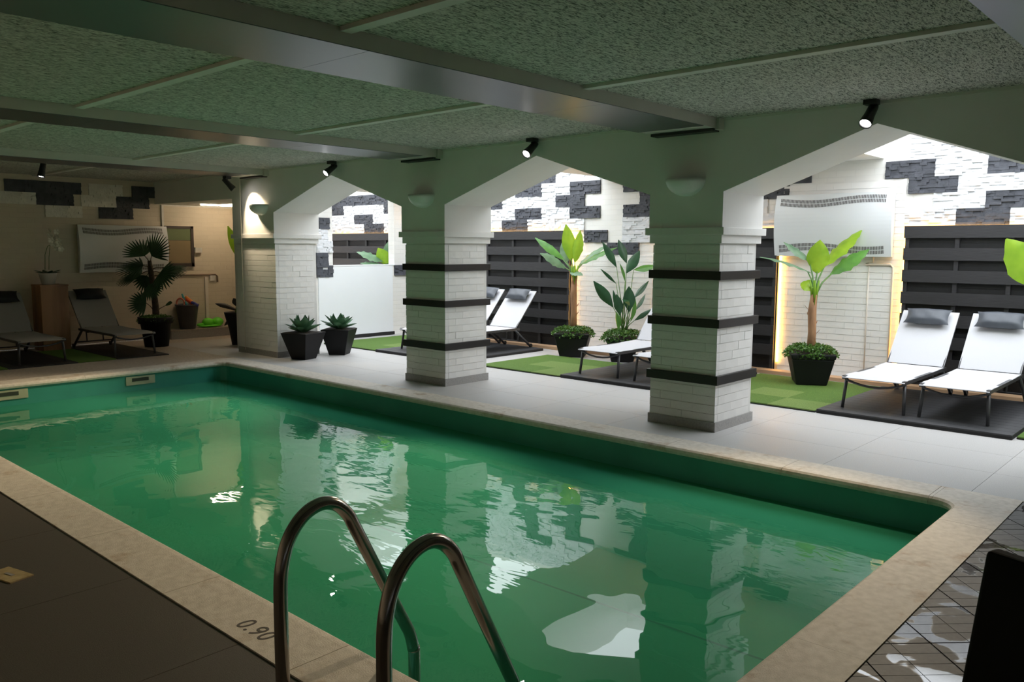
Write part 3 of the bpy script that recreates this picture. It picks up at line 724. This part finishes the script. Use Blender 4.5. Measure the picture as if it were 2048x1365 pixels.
place_lounger(-11.70, -1.30, .014, PI/2, 'shaded grey lounger between wooden pedestal and fan palm', 'black pillow on the shaded lounger beside the fan palm', GD, 'textile_grey')
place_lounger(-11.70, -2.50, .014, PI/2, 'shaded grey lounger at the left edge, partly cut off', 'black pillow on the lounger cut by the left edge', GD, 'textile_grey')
# ------------------------------------------------------------------ heaters
def make_heater(label, loc, rz):
    r = thing('wall_heater', label, 'heater', loc, rz, 'curved white wall heaters'); hw, h, n = .70, .745, 16
    pr = [(-.10-.075*math.sin(PI*(.08+.84*i/n)), h*i/n) for i in range(n+1)]
    vs = [(-hw, y, z) for y, z in pr]+[(hw, y, z) for y, z in pr]+[(-hw+.02, -.02, 0), (hw-.02, -.02, 0), (hw-.02, -.02, h), (-hw+.02, -.02, h)]
    m = n+1; fs = [(i, m+i, m+i+1, i+1) for i in range(n)]; k = 2*m
    fs += [tuple([k, k+3]+list(range(n, -1, -1)))[::-1] and tuple([k+3, k]+list(range(0, m))), tuple([k+1, k+2]+[m+i for i in range(n, -1, -1)]), (0, k, k+1, m), (n, 2*m-1, k+2, k+3), (k, k+3, k+2, k+1)]
    MB().add(vs, fs).build('casing', 'heater', r)
    MB().box(-hw+.1, hw-.1, -.02, 0, .06, h-.06).build('mounting', 'grille', r)
    fy = lambda z: -.10-.075*math.sin(PI*(.08+.84*z/h))
    for zc, sg in ((h-.095, -1), (.095, 1)):
        for rowk in (-.024, .024):
            mb = MB(); N_ = 72
            for i in range(N_):
                xx = -hw+.07+(2*hw-.16)*i/(N_-1); wv = zc+rowk+sg*.022*math.sin(((i/(N_-1))-.06)*2*PI*.95)
                a, c = wv-.020, wv+.020
                mb.add([(xx-.0052, fy(a)-.0015, a), (xx+.0052, fy(a)-.0015, a), (xx+.0052, fy(c)-.0015, c), (xx-.0052, fy(c)-.0015, c)], [(0, 1, 2, 3)])
            mb.build('grille', 'grille', r)
    return r
make_heater('large white curved wall heater above the potted banana', (-3.885, YG-.02, 1.47), 0)
make_heater('curved wall heater on the cream wall behind the fan palm', (XB, -.60, 1.135), PI/2)
# pipes under the garden heater
pt = MB(); yy = YG-.035
pt.tube([(-3.42, yy, 1.47), (-3.42, yy, 1.40), (-3.50, yy, 1.38), (-3.22, yy, 1.38), (-3.19, yy, 1.35), (-3.19, yy, .05)], .013, 8)
tag(pt.build('heating_pipe', 'pipe', None, True), 'thick cream pipe running down beside the right amber strip', 'pipe')
tag(MB().tube([(-3.46, yy, 1.36), (-3.46, yy, .05)], .008, 8).build('heating_pipe', 'pipe', None, True), 'thin cream pipe below the garden heater', 'pipe')
# alcove fittings
wn = struct(MB().box(XB, XB+.03, .10, .605, 1.205, 1.895).build('window_1', 'window_frame'))
MB().box(XB+.03, XB+.034, .13, .555, 1.655, 1.85).build('pane', 'pane_green', wn); MB().box(XB+.03, XB+.034, .13, .555, 1.265, 1.65).build('pane', 'pane_brown', wn)
for (y0, y1, z0, z1) in ((.10, .605, 1.85, 1.895), (.10, .605, 1.205, 1.262), (.555, .605, 1.205, 1.895), (.10, .13, 1.205, 1.895)):
    MB().box(XB+.03, XB+.045, y0, y1, z0, z1).build('frame_rail', 'window_frame', wn)
o = thing('junction_box', 'small white box beside the dark-framed window', 'box', (XB, .68, 1.48)); MB().box(0, .04, -.05, .07, -.035, .05).build('box', 'plastic_white', o); MB().box(0, .05, -.06, .05, -.05, -.035).build('shelf', 'pipe_dark', o)
o = thing('junction_box', 'small white box at the end of the dark horizontal pipe', 'box', (XB, .93, 1.0)); MB().box(0, .04, -.045, .045, -.045, .045).build('box', 'plastic_white', o)
tag(MB().tube([(XB+.02, -.1, 1.062), (XB+.02, .99, 1.062), (XB+.02, 1.03, 1.03), (XB+.02, 1.03, .93)], .013, 8).build('water_pipe', 'pipe_dark', None, True), 'dark pipe running along the cream wall behind the palm', 'pipe')
tag(MB().box(XB, XB+.03, .79, .845, .152, 1.02).build('cable_duct', 'pipe'), 'cream vertical duct above the green inflatable', 'duct')
tag(MB().box(XB, XB+.03, .07, .105, 1.88, 2.24).build('cable_duct', 'plastic_white'), 'white vertical duct above the window by the heater', 'duct')
tag(MB().box(XB, XB+.03, .105, 1.5, 2.225, 2.26).build('cable_duct', 'plastic_white'), 'white horizontal duct below the alcove ceiling', 'duct')
fx = thing('tube_light', 'lit fluorescent tube light on the alcove ceiling', 'lamp', (-13.0, 1.0, 2.30))
MB().box(-.04, .04, -.62, .42, -.03, 0).build('housing', 'plastic_white', fx); MB().tube([(0, -.60, -.055), (0, .40, -.055)], .022, 10).build('tube', 'tube', fx, True)
# ------------------------------------------------------------------ spotlights and wall lamps
def spot(loc, aim, label, watts, cone=55):
    r = thing('spotlight', label, 'spotlight', loc, 0, 'black ceiling spotlights')
    d = (V(aim)-V(loc)).normalized(); pv = V((0, 0, -.085))
    MB().box(-.045, .045, -.04, .04, -.035, 0).build('mount', 'lamp_black', r)
    MB().tube([(0, 0, -.03), pv], .012, 8).build('arm', 'lamp_black', r)
    q = d.to_track_quat('Z', 'Y')
    hd = MB().lathe([(0, -.07), (.030, -.07), (.034, -.05), (.036, .03), (.045, .11), (.045, .125), (.040, .125), (.038, .112)], 20).build('head', 'lamp_black', r, True, loc=pv); hd.rotation_euler = q.to_euler()
    MB().lathe([(.038, .1125), (0, .1125)], 20).build('lens', 'lens', hd)
    l = bpy.data.lights.new('spot_lamp', 'SPOT'); l.energy = watts; l.spot_size = math.radians(cone); l.spot_blend = .6; l.shadow_soft_size = .03; l.color = (1, .80, .53)
    lo = bpy.data.objects.new('spot_lamp', l); COL.objects.link(lo); lo.parent = hd; lo.location = (0, 0, .13); lo.rotation_euler = (PI, 0, 0)
    return r
spot((-11.34, -2.50, H), (-11.2, -2.9, .9), 'black spotlight above the shaded loungers at the left', 8, 70)
spot((-10.74, -.36, ZB), (-10.60, -.03, 2.12), 'black spotlight tilted towards the wall lamp at the alcove', 62, 84)
spot((-8.62, -.12, H), (-8.5, -3.7, 0), 'black spotlight above the left arch point', 520, 78)
spot((-5.34, -.12, H), (-5.1, -3.5, 0), 'black spotlight above the middle arch point', 460, 78)
spot((-2.16, -.12, H), (-2.35, -2.5, 0), 'black spotlight above the right arch point', 170, 80)
def sconce(x, label):
    r = thing('wall_lamp', label, 'lamp', (x, -E3, 2.135), 0, 'half-bowl wall lamps')
    pf = [(.005, -.145)]+[(.178*math.sin(t*PI/2/8), -.145*math.cos(t*PI/2/8)) for t in range(1, 9)]
    MB().lathe(pf+[(.170, -.004)]+[(.170*math.sin(t*PI/2/8), -.137*math.cos(t*PI/2/8)) for t in range(7, 0, -1)], 24, (0, 0, 0), PI, 2*PI).build('bowl', 'glass_white', r, True)
    MB().box(-.05, .05, -.03, 0, -.07, -.01).build('bracket', 'plastic_white', r)
sconce(-10.42, 'half-bowl wall lamp under the bright spotlight wash'); sconce(-7.02, 'unlit half-bowl wall lamp above the middle striped pillar'); sconce(-3.68, 'unlit half-bowl wall lamp above the right striped pillar')
tag(MB().tube([(-10.93, -.062, 2.5), (-10.93, -.062, .45), (-10.95, -.04, .2), (-10.99, -.02, .05)], .004, 6).build('cable', 'pipe'), 'thin cable hanging down the wide brick pier', 'cable')
# ------------------------------------------------------------------ plants
def boxwood(parent, r, z, seed, n=1700, hgt=.12, sq=True):
    rd = random.Random(seed); mb = MB()
    for i in range(n):
        a = rd.uniform(0, 2*PI); q = math.sqrt(rd.random())
        sx = r*q*math.cos(a); sy = r*q*math.sin(a)
        zz = z+hgt*(1-q**4)*rd.uniform(.5, 1)+(-.05*rd.random() if q > .85 else 0)
        d = V((rd.uniform(-1, 1), rd.uniform(-1, 1), rd.uniform(-.3, 1))).normalized(); s = V((rd.uniform(-1, 1), rd.uniform(-1, 1), rd.uniform(-1, 1))).cross(d).normalized()
        p = V((sx, sy, zz)); l, w = rd.uniform(.022, .04), .011
        mb.add([p, p+d*l*.5+s*w, p+d*l, p+d*l*.5-s*w], [(0, 1, 2, 3)])
    o = mb.build('boxwood_fringe', 'leaf_box', parent); o['kind'] = 'stuff'; o['label'] = 'small dense green foliage ring'
def potbox(parent, w0, w1, h, m='pot', rz=.55):
    o = MB().taper(w0, w1, 0, h-.06).taper(w1+.012, w1+.03, h-.06, h).build('pot', m, parent, rz=rz); bevel(o, .012)
    MB().taper(w1-.03, w1-.03, h-.02, h+.004).build('soil', 'soil', parent, rz=rz)
def banana(label, P, h_pot, trunk_h, leaves, dark=False, seed=1, group='potted plants', w1=.40, wk=1.22):
    P = V(P); r = thing('potted_banana', label, 'plant', P, 0, group); potbox(r, w1*.72, w1, h_pot)
    boxwood(r, w1*.65, h_pot-.01, seed, hgt=.10)
    top = V((.01, 0, h_pot+trunk_h))
    rr = random.Random(seed)
    MB().tube([(0, 0, h_pot-.05), (.006, 0, h_pot+trunk_h*.35), (-.006, .004, h_pot+trunk_h*.7), top], [.052, .045, .048, .036], 10).build('trunk', 'trunk', r, True)
    sb = MB()
    for k in range(5):
        a = k*1.3; zz = h_pot+trunk_h*(.3+.14*k); sb.leaf((.04*math.cos(a), .04*math.sin(a), zz), (.10*math.cos(a), .10*math.sin(a), zz+.07), .02, (0, 0, 1), .05)
    sb.build('dry_sheath', 'trunk', r)
    for k in range(4):
        a = k*1.57+.5; MB().tube([top+V((.012*math.cos(a), .012*math.sin(a), -.12)), top+V((.025*math.cos(a), .025*math.sin(a), .03)), top+V((.05*math.cos(a), .05*math.sin(a), .16))], [.022, .018, .008], 8).build('sheath', 'leaf_bright' if not dark else 'leaf_green', r, True)
    for (b0, tp, wd, m, up, sag) in leaves:
        b0 = V(b0)-P; tp = V(tp)-P
        MB().tube([top+V((0, 0, -.05)), top*.5+b0*.5+V((0, 0, .02)), b0+(tp-b0)*.06], [.012, .010, .007], 6).build('leaf_stalk', 'stem', r, True)
        lf = MB().leaf(b0, tp, wd*wk, up, sag, .28, 12, .6, .42, .12).build('leaf', m, r, True)
        d = tp-b0
    return r
CV = -FW
G1 = V((-3.79, 2.98, .022)); A = lambda u, v, d=0.: at(u, v, G1, d)
tcam = V((.45, -.75, .5)); up_c = V((.4, -.7, .55))
banana('potted banana plant in front of the garden heater', G1, .36, .66, [
    (A(1634, 548), A(1640, 480, -.06), .21, 'leaf_bright', tcam, .03), (A(1645, 535, .02), A(1727, 464, .10), .19, 'leaf_bright', V((-.2, -.6, .8)), .10),
    (A(1660, 549, -.03), A(1741, 503, -.18), .19, 'leaf_green', V((-.1, -.7, .7)), .12), (A(1622, 523, .05), A(1566, 486, .08), .12, 'leaf_grey', V((.3, -.5, .9)), .06),
    (A(1622, 546, -.04), A(1516, 522, -.20), .14, 'leaf_grey', V((.1, -.25, 1)), .12), (A(1622, 560, -.05), A(1608, 582, -.14), .13, 'leaf_bright', tcam, .02)], seed=3, w1=.46)
G2 = V((-7.33, 3.09, 0)); A = lambda u, v, d=0.: at(u, v, G2, d)
banana('tall potted banana plant by the amber strip in the middle arch', G2, .345, .80, [
    (A(1143, 522), A(1132, 449, -.05), .22, 'leaf_bright', tcam, .03), (A(1149, 526, -.06), A(1161, 461, -.14), .19, 'leaf_bright', V((.2, -.8, .5)), .02),
    (A(1133, 526, .05), A(1128, 478, .12), .18, 'leaf_grey', tcam, .03), (A(1160, 530, -.02), A(1236, 500, -.12), .17, 'leaf_green', V((0, -.5, .85)), .12),
    (A(1158, 530, .06), A(1212, 494, .22), .16, 'leaf_grey', V((0, -.7, .7)), .08), (A(1128, 520, .04), A(1070, 478, .2), .15, 'leaf_green', V((.2, -.6, .8)), .08),
    (A(1132, 536, -.05), A(1077, 510, -.25), .20, 'leaf_grey', V((.2, -.7, .6)), .14), (A(1140, 545, -.1), A(1166, 555, -.28), .14, 'leaf_grey', V((0, -.4, .9)), .2)], seed=5, w1=.48, wk=.92)
G5 = V((-.75, 2.95, .022)); A = lambda u, v, d=0.: at(u, v, G5, d)
banana('potted banana at the right edge with only one leaf showing', G5, .36, .66, [
    (A(2085, 575), A(2008, 478, -.05), .26, 'leaf_bright', V((.1, -.8, .5)), .10), (A(2120, 555), A(2130, 470, 0), .21, 'leaf_bright', tcam, .03), (A(2130, 560), A(2230, 490, .1), .19, 'leaf_green', V((-.2, -.6, .8)), .1),
    (A(2115, 555), A(2180, 520, -.3), .18, 'leaf_green', V((0, -.4, .9)), .1)], seed=8, w1=.46)
G6 = V((-12.5, 2.6, 0)); A = lambda u, v, d=0.: at(u, v, G6, d)
banana('broad-leaved banana plant seen over the white board', G6, .36, .66, [
    (A(780, 530), A(776, 484, 0), .24, 'leaf_grey', tcam, .02), (A(775, 530), A(756, 496, -.1), .2, 'leaf_bright', V((.3, -.7, .5)), .05), (A(768, 522), A(712, 508, -.15), .22, 'leaf_grey', V((.2, -.5, .8)), .14),
    (A(772, 532), A(720, 530, -.2), .2, 'leaf_grey', V((.2, -.5, .8)), .12), (A(785, 528), A(800, 486, .1), .2, 'leaf_grey', tcam, .03)], True, seed=9)
# bird-of-paradise
G3 = V((-6.50, 3.15, 0)); A = lambda u, v, d=0.: at(u, v, G3, d)
bp_ = thing('potted_strelitzia', 'dark-leaved bird-of-paradise plant in a black pot beside the banana', 'plant', G3, 0, 'potted plants')
potbox(bp_, .30, .42, .33); boxwood(bp_, .31, .32, 12)
s9 = 360/1365.
zz_ = lambda x, y, d=0.: A(960+x*s9, 420+y*s9, d)
for i, (bx_, by_, tx, ty, wd, m, d) in enumerate(((1035, 435, 930, 245, .11, 'leaf_dark', .1), (1112, 405, 1050, 228, .12, 'leaf_dark', .2), (1110, 480, 1212, 310, .15, 'leaf_dark', -.1), (1165, 455, 1340, 425, .12, 'leaf_green', -.1),
        (1032, 560, 915, 448, .05, 'leaf_dark', 0), (1100, 545, 1062, 405, .09, 'leaf_green', -.1), (1010, 740, 862, 540, .16, 'leaf_dark', -.15), (1062, 800, 1035, 640, .13, 'leaf_dark', -.2), (1130, 775, 1130, 580, .17, 'leaf_dark', -.2),
        (1165, 672, 1280, 540, .09, 'leaf_dark', .1), (1175, 765, 1255, 640, .10, 'leaf_dark', -.05), (1140, 850, 1180, 670, .16, 'leaf_green', -.15), (1048, 915, 1035, 770, .14, 'leaf_green', -.25), (1170, 840, 1300, 755, .08, 'leaf_dark', -.2), (1130, 690, 1095, 700, .14, 'leaf_dark', -.3), (1040, 760, 1010, 610, .06, 'leaf_dark', 0))):
    b0 = zz_(bx_, by_, d*.7)-G3; tp = zz_(tx, ty, d)-G3; rt = V((.03*math.cos(i*2.1), .03*math.sin(i*2.1), .33))
    MB().tube([rt, rt*.5+b0*.5+V((0, 0, .05)), b0], [.009, .006, .004], 6).build('leaf_stalk', 'stem', bp_, True)
    MB().leaf(b0, tp, wd, V((.5*math.sin(i), -.8, .5)), .03, .3, 9, .8, .4).build('leaf', m, bp_, True)
# agaves at the wide pier
def agave(label, P, w0, w1, h, seed, rz):
    P = V(P); r = thing('potted_agave', label, 'plant', P, 0, 'agaves in tapered black pots'); rd = random.Random(seed)
    o = MB().taper(w0, w1, 0, h).build('pot', 'pot', r, rz=rz); bevel(o, .006); MB().taper(w1-.04, w1-.04, h-.02, h+.005).build('soil', 'soil', r, rz=rz)
    for ring, (n, el, ln, wd) in enumerate(((8, .45, .25, .12), (7, .9, .25, .13), (5, 1.28, .24, .11))):
        for k in range(n):
            a = k*2*PI/n+ring*.5+rd.uniform(-.1, .1); e = el+rd.uniform(-.1, .1); b0 = V((.03*math.cos(a), .03*math.sin(a), h)); d = V((math.cos(a)*math.cos(e), math.sin(a)*math.cos(e), math.sin(e)))
            MB().leaf(b0, b0+d*ln*rd.uniform(.9, 1.1), wd, V((0, 0, 1)) if e < 1.1 else V((math.cos(a), math.sin(a), .2)), -.06, -.5, 7, .5, .5).build('leaf', 'leaf_agave', r, True)
agave('larger agave in a tapered black pot in front of the wide pier', (-9.83, .21, 0), .24, .44, .37, 2, .30)
agave('agave in a tapered black pot standing behind the larger agave', (-9.90, .86, 0), .24, .42, .37, 4, .62)
# fan palm
G4 = V((-12.71, -.56, 0)); A = lambda u, v, d=0.: at(u, v, G4, d)
pm = thing('potted_fan_palm', 'dark fan palm in a black pot before the cream wall', 'plant', G4, 0, 'potted plants')
MB().lathe([(0, 0), (.175, 0), (.225, .36), (.255, .36), (.262, .46), (.235, .46), (.225, .42), (0, .42)], 24).build('pot', 'pot', pm, True)
boxwood(pm, .26, .43, 21, 700, .05)
tk = [V((.02, 0, .42)), A(311, 612)-G4, A(307, 580)-G4, A(302, 545)-G4, A(299, 522)-G4]
MB().tube(tk, [.055, .05, .045, .042, .03], 10).build('trunk', 'trunk_dark', pm, True)
def fan(base, hub, dirn, spread, ln, n, nrm):
    base, hub = V(base), V(hub); d = V(dirn).normalized(); nr = V(nrm); nr = (nr-d*nr.dot(d)).normalized(); sd = nr.cross(d)
    pet = MB().tube([base, (base+hub)/2+V((0, 0, .02)), hub], [.008, .006, .005], 6).build('petiole', 'trunk_dark', pm, True)
    mb = MB()
    for k in range(n):
        a = (k/(n-1)-.5)*spread; q = d*math.cos(a)+sd*math.sin(a); l = ln*(.8+.2*math.cos(a*.8))
        mb.leaf(hub, hub+q*l+V((0, 0, -.05*l))-nr*.02*l, .036, nr, .08, .5, 5, .4, .55)
    mb.build('fan_leaf', 'leaf_palm', pm, True)
cr = V((0, 0, 1))
for (bu, bv, hu, hv, du, dv_, sp, ln, d, nr) in ((301, 530, 289, 512, -22, -28, 2.3, .34, .1, (.5, -.3, .8)), (301, 528, 303, 512, 28, -38, 2.2, .40, -.1, (.4, -.6, .5)), (303, 540, 286, 532, -45, 6, 2.6, .40, -.15, (.4, -.2, .9)), (303, 542, 283, 548, -50, 12, 2.4, .40, .1, (.4, -.2, .9)),
        (302, 540, 326, 535, 46, 14, 1.6, .36, .0, (.3, -.3, .9)), (304, 545, 320, 546, 24, 20, 2.9, .30, -.2, (.5, -.7, .2)), (306, 590, 298, 570, 30, 45, 2.3, .25, -.2, (.5, -.7, .3)), (310, 625, 292, 606, -30, 0, 2.8, .27, -.15, (.5, -.6, .5)), (303, 545, 293, 552, -5, 40, 2.5, .3, .3, (.5, -.6, .3)), (310, 628, 330, 612, 12, -8, .5, .12, .1, (.4, -.5, .6))):
    b0 = A(bu, bv)-G4; h0 = A(hu, hv, d*.6)-G4; e0 = A(hu+du, hv+dv_, d)-G4
    fan(b0, h0, e0-h0, sp, ln, 15, nr)
# pedestal with orchid
pd = thing('wooden_pedestal', 'tall brown wooden pedestal carrying the orchid', 'pedestal', (-13.37, -1.83, 0))
bevel(MB().box(-.19, .19, -.19, .19, 0, .955).build('body', 'pedestal_wood', pd), .004); bevel(MB().box(-.195, .195, -.195, .195, .955, .98).build('top', 'pedestal_wood', pd), .004)
G7 = V((-13.33, -1.86, .98)); oc = thing('potted_orchid', 'white orchid in a pale pot on the wooden pedestal', 'plant', G7, 0, 'potted plants'); A = lambda u, v, d=0.: at(u, v, G7, d)-G7
MB().lathe([(0, 0), (.085, 0), (.12, .15), (.125, .17), (.105, .17), (.1, .14), (0, .14)], 20).build('pot', 'pot_white', oc, True)
for k in range(8):
    a = k*PI/4; MB().leaf((0, 0, .16), (.19*math.cos(a), .19*math.sin(a), .20-.03*(k % 2)), .075, (0, 0, 1), .12, .3, 7).build('leaf', 'leaf_dark', oc, True)
st1 = [A(98, 540), A(98, 515), A(100, 492), A(104, 478)-V((0, 0, .03)), A(112, 482)]; st2 = [A(90, 540), A(90, 510), A(95, 493), A(106, 487), A(122, 497)]
for s_ in (st1, st2): MB().tube(s_, .004, 6).build('stem', 'stem', oc, True)
fl_ = MB()
for k in range(5):
    a = k*2*PI/5; fl_.leaf((0, 0, 0), (.045*math.cos(a), -.012, .045*math.sin(a)), .042, (0, -1, 0), .05, .2, 5, .5, .5)
flm = fl_.mesh('flower', 'petal', True)
for k, (u, v) in enumerate(((98, 463), (100, 472), (113, 464), (114, 474), (117, 482), (102, 481), (108, 479), (118, 490), (122, 499), (114, 497), (106, 488))):
    link('flower', flm, oc, A(u, v, -.03*(k % 3)), PI/2-.9+.35*(k % 3), (1, 1, 1))
# tub of pool toys, inflatable, vase plant
G8 = V((-13.545, .36, .152)); tb = thing('toy_tub', 'dark grey tub of pool toys on the ledge', 'tub', G8)
MB().lathe([(0, 0), (.125, 0), (.185, .40), (.195, .40), (.195, .42), (.172, .42), (.165, .36), (0, .34)], 24).build('tub', 'tub', tb, True)
A = lambda u, v, d=0.: at(u, v, G8, d)
def toy(name, label, pts, r, m, cat='toy'):
    o = MB().tube(pts, r, 8).build(name, m, None, True); tag(o, label, cat, 'pool toys in the tub')
ringp = [A(361+8*math.cos(k*PI/7), 607+10*math.sin(k*PI/7), -.03) for k in range(15)]
toy('dive_ring', 'coral pink ring hanging on the left rim of the tub', ringp, .014, 'toy_pink')
toy('pool_noodle', 'teal toy sticking up from the tub', [A(364, 588, .05), A(369, 602, .05), A(373, 611, .05)], [.014, .022, .022], 'toy_teal')
toy('pool_noodle', 'orange toy lying across the tub', [A(371, 594, .13), A(381, 602, .13), A(390, 611, .13)], .026, 'toy_orange')
toy('pool_noodle', 'red toy in the middle of the tub', [A(372, 599, -.02), A(382, 606, -.02), A(388, 611, -.02)], .025, 'toy_red')
toy('pool_noodle', 'navy blue toy at the right rim of the tub', [A(383, 605, -.09), A(390, 608, -.09), A(396, 612, -.09)], .026, 'toy_blue')
def blob(mb, c, rx, ry, rz_, n=12):
    vs = []; fs = []
    for i in range(n+1):
        t = PI*i/n
        for k in range(16):
            a = 2*PI*k/16; vs.append((c[0]+rx*math.sin(t)*math.cos(a), c[1]+ry*math.sin(t)*math.sin(a), c[2]+rz_*math.cos(t)))
    for i in range(n):
        for k in range(16): fs.append((i*16+k, (i+1)*16+k, (i+1)*16+(k+1) % 16, i*16+(k+1) % 16))
    mb.add(vs, fs)
inf = thing('inflatable', 'bright green inflatable toy lying on the ledge', 'toy', (-13.56, .80, .152))
m1 = MB(); blob(m1, (0, .11, .085), .10, .105, .082); m1.build('chamber', 'inflatable', inf, True)
m1 = MB(); blob(m1, (0, -.07, .085), .09, .10, .080); m1.build('chamber', 'inflatable', inf, True)
m1 = MB(); blob(m1, (0, -.03, .028), .11, .22, .028); m1.build('base', 'inflatable', inf, True)
m1 = MB(); blob(m1, (.0, -.20, .05), .05, .07, .03); m1.build('fin', 'inflatable', inf, True)
G9 = V((-12.02, .40, 0)); vz = thing('vase_plant', 'tall dark tapered vase with withered leaves and a green leaf behind the wide pier', 'plant', G9, 0, 'potted plants'); A = lambda u, v, d=0.: at(u, v, G9, d)-G9
MB().lathe([(0, 0), (.06, 0), (.10, .25), (.16, .48), (.17, .52), (.15, .52), (.13, .47), (0, .46)], 20).build('vase', 'pot', vz, True)
for (u0, v0, u1, v1, wd, sg) in ((476, 622, 430, 612, .11, .25), (478, 615, 466, 597, .10, .1), (476, 630, 452, 655, .10, .3), (474, 632, 456, 648, .09, .2)):
    MB().leaf(A(u0, v0), A(u1, v1, -.05), wd, (.3, -.5, .8), sg, .4, 8, .5, .6).build('withered_leaf', 'dead_leaf', vz, True)
MB().tube([(0, 0, .46), A(483, 560), A(479, 520)], .012, 6).build('leaf_stalk', 'stem', vz, True)
MB().leaf(A(480, 522), A(456, 452, -.05), .17, (.5, -.8, .2), .03, .3, 10, .6, .45).build('leaf', 'leaf_bright', vz, True); MB().leaf(A(481, 512), A(470, 448, .1), .15, (.5, -.8, .2), .03, .3, 10, .6, .45).build('leaf', 'leaf_green', vz, True)
# ------------------------------------------------------------------ black chair at the right edge
ch = thing('black_chair', 'black high-backed chair cut off at the bottom right corner', 'chair', (-.471+.946*.27, -3.863-.325*.27, 0), math.atan2(-.325, .946))
bk = MB().add([(-.28, -.11, .30), (.28, -.11, .30), (.28, -.06, .30), (-.28, -.06, .30), (-.27, -.03, .78), (.27, -.03, .78), (.27, .02, .78), (-.27, .02, .78)], [(3, 2, 1, 0), (4, 5, 6, 7), (0, 1, 5, 4), (1, 2, 6, 5), (2, 3, 7, 6), (3, 0, 4, 7)]).build('backrest', 'chair_black', ch); bevel(bk, .012, 3)
bevel(MB().box(-.28, .28, -.62, -.06, .34, .42).build('seat', 'chair_black', ch), .02)
for sx in (-.25, .25):
    for sy in (-.58, -.09): MB().box(sx-.02, sx+.02, sy-.02, sy+.02, 0, .36).build('leg', 'chair_black', ch)
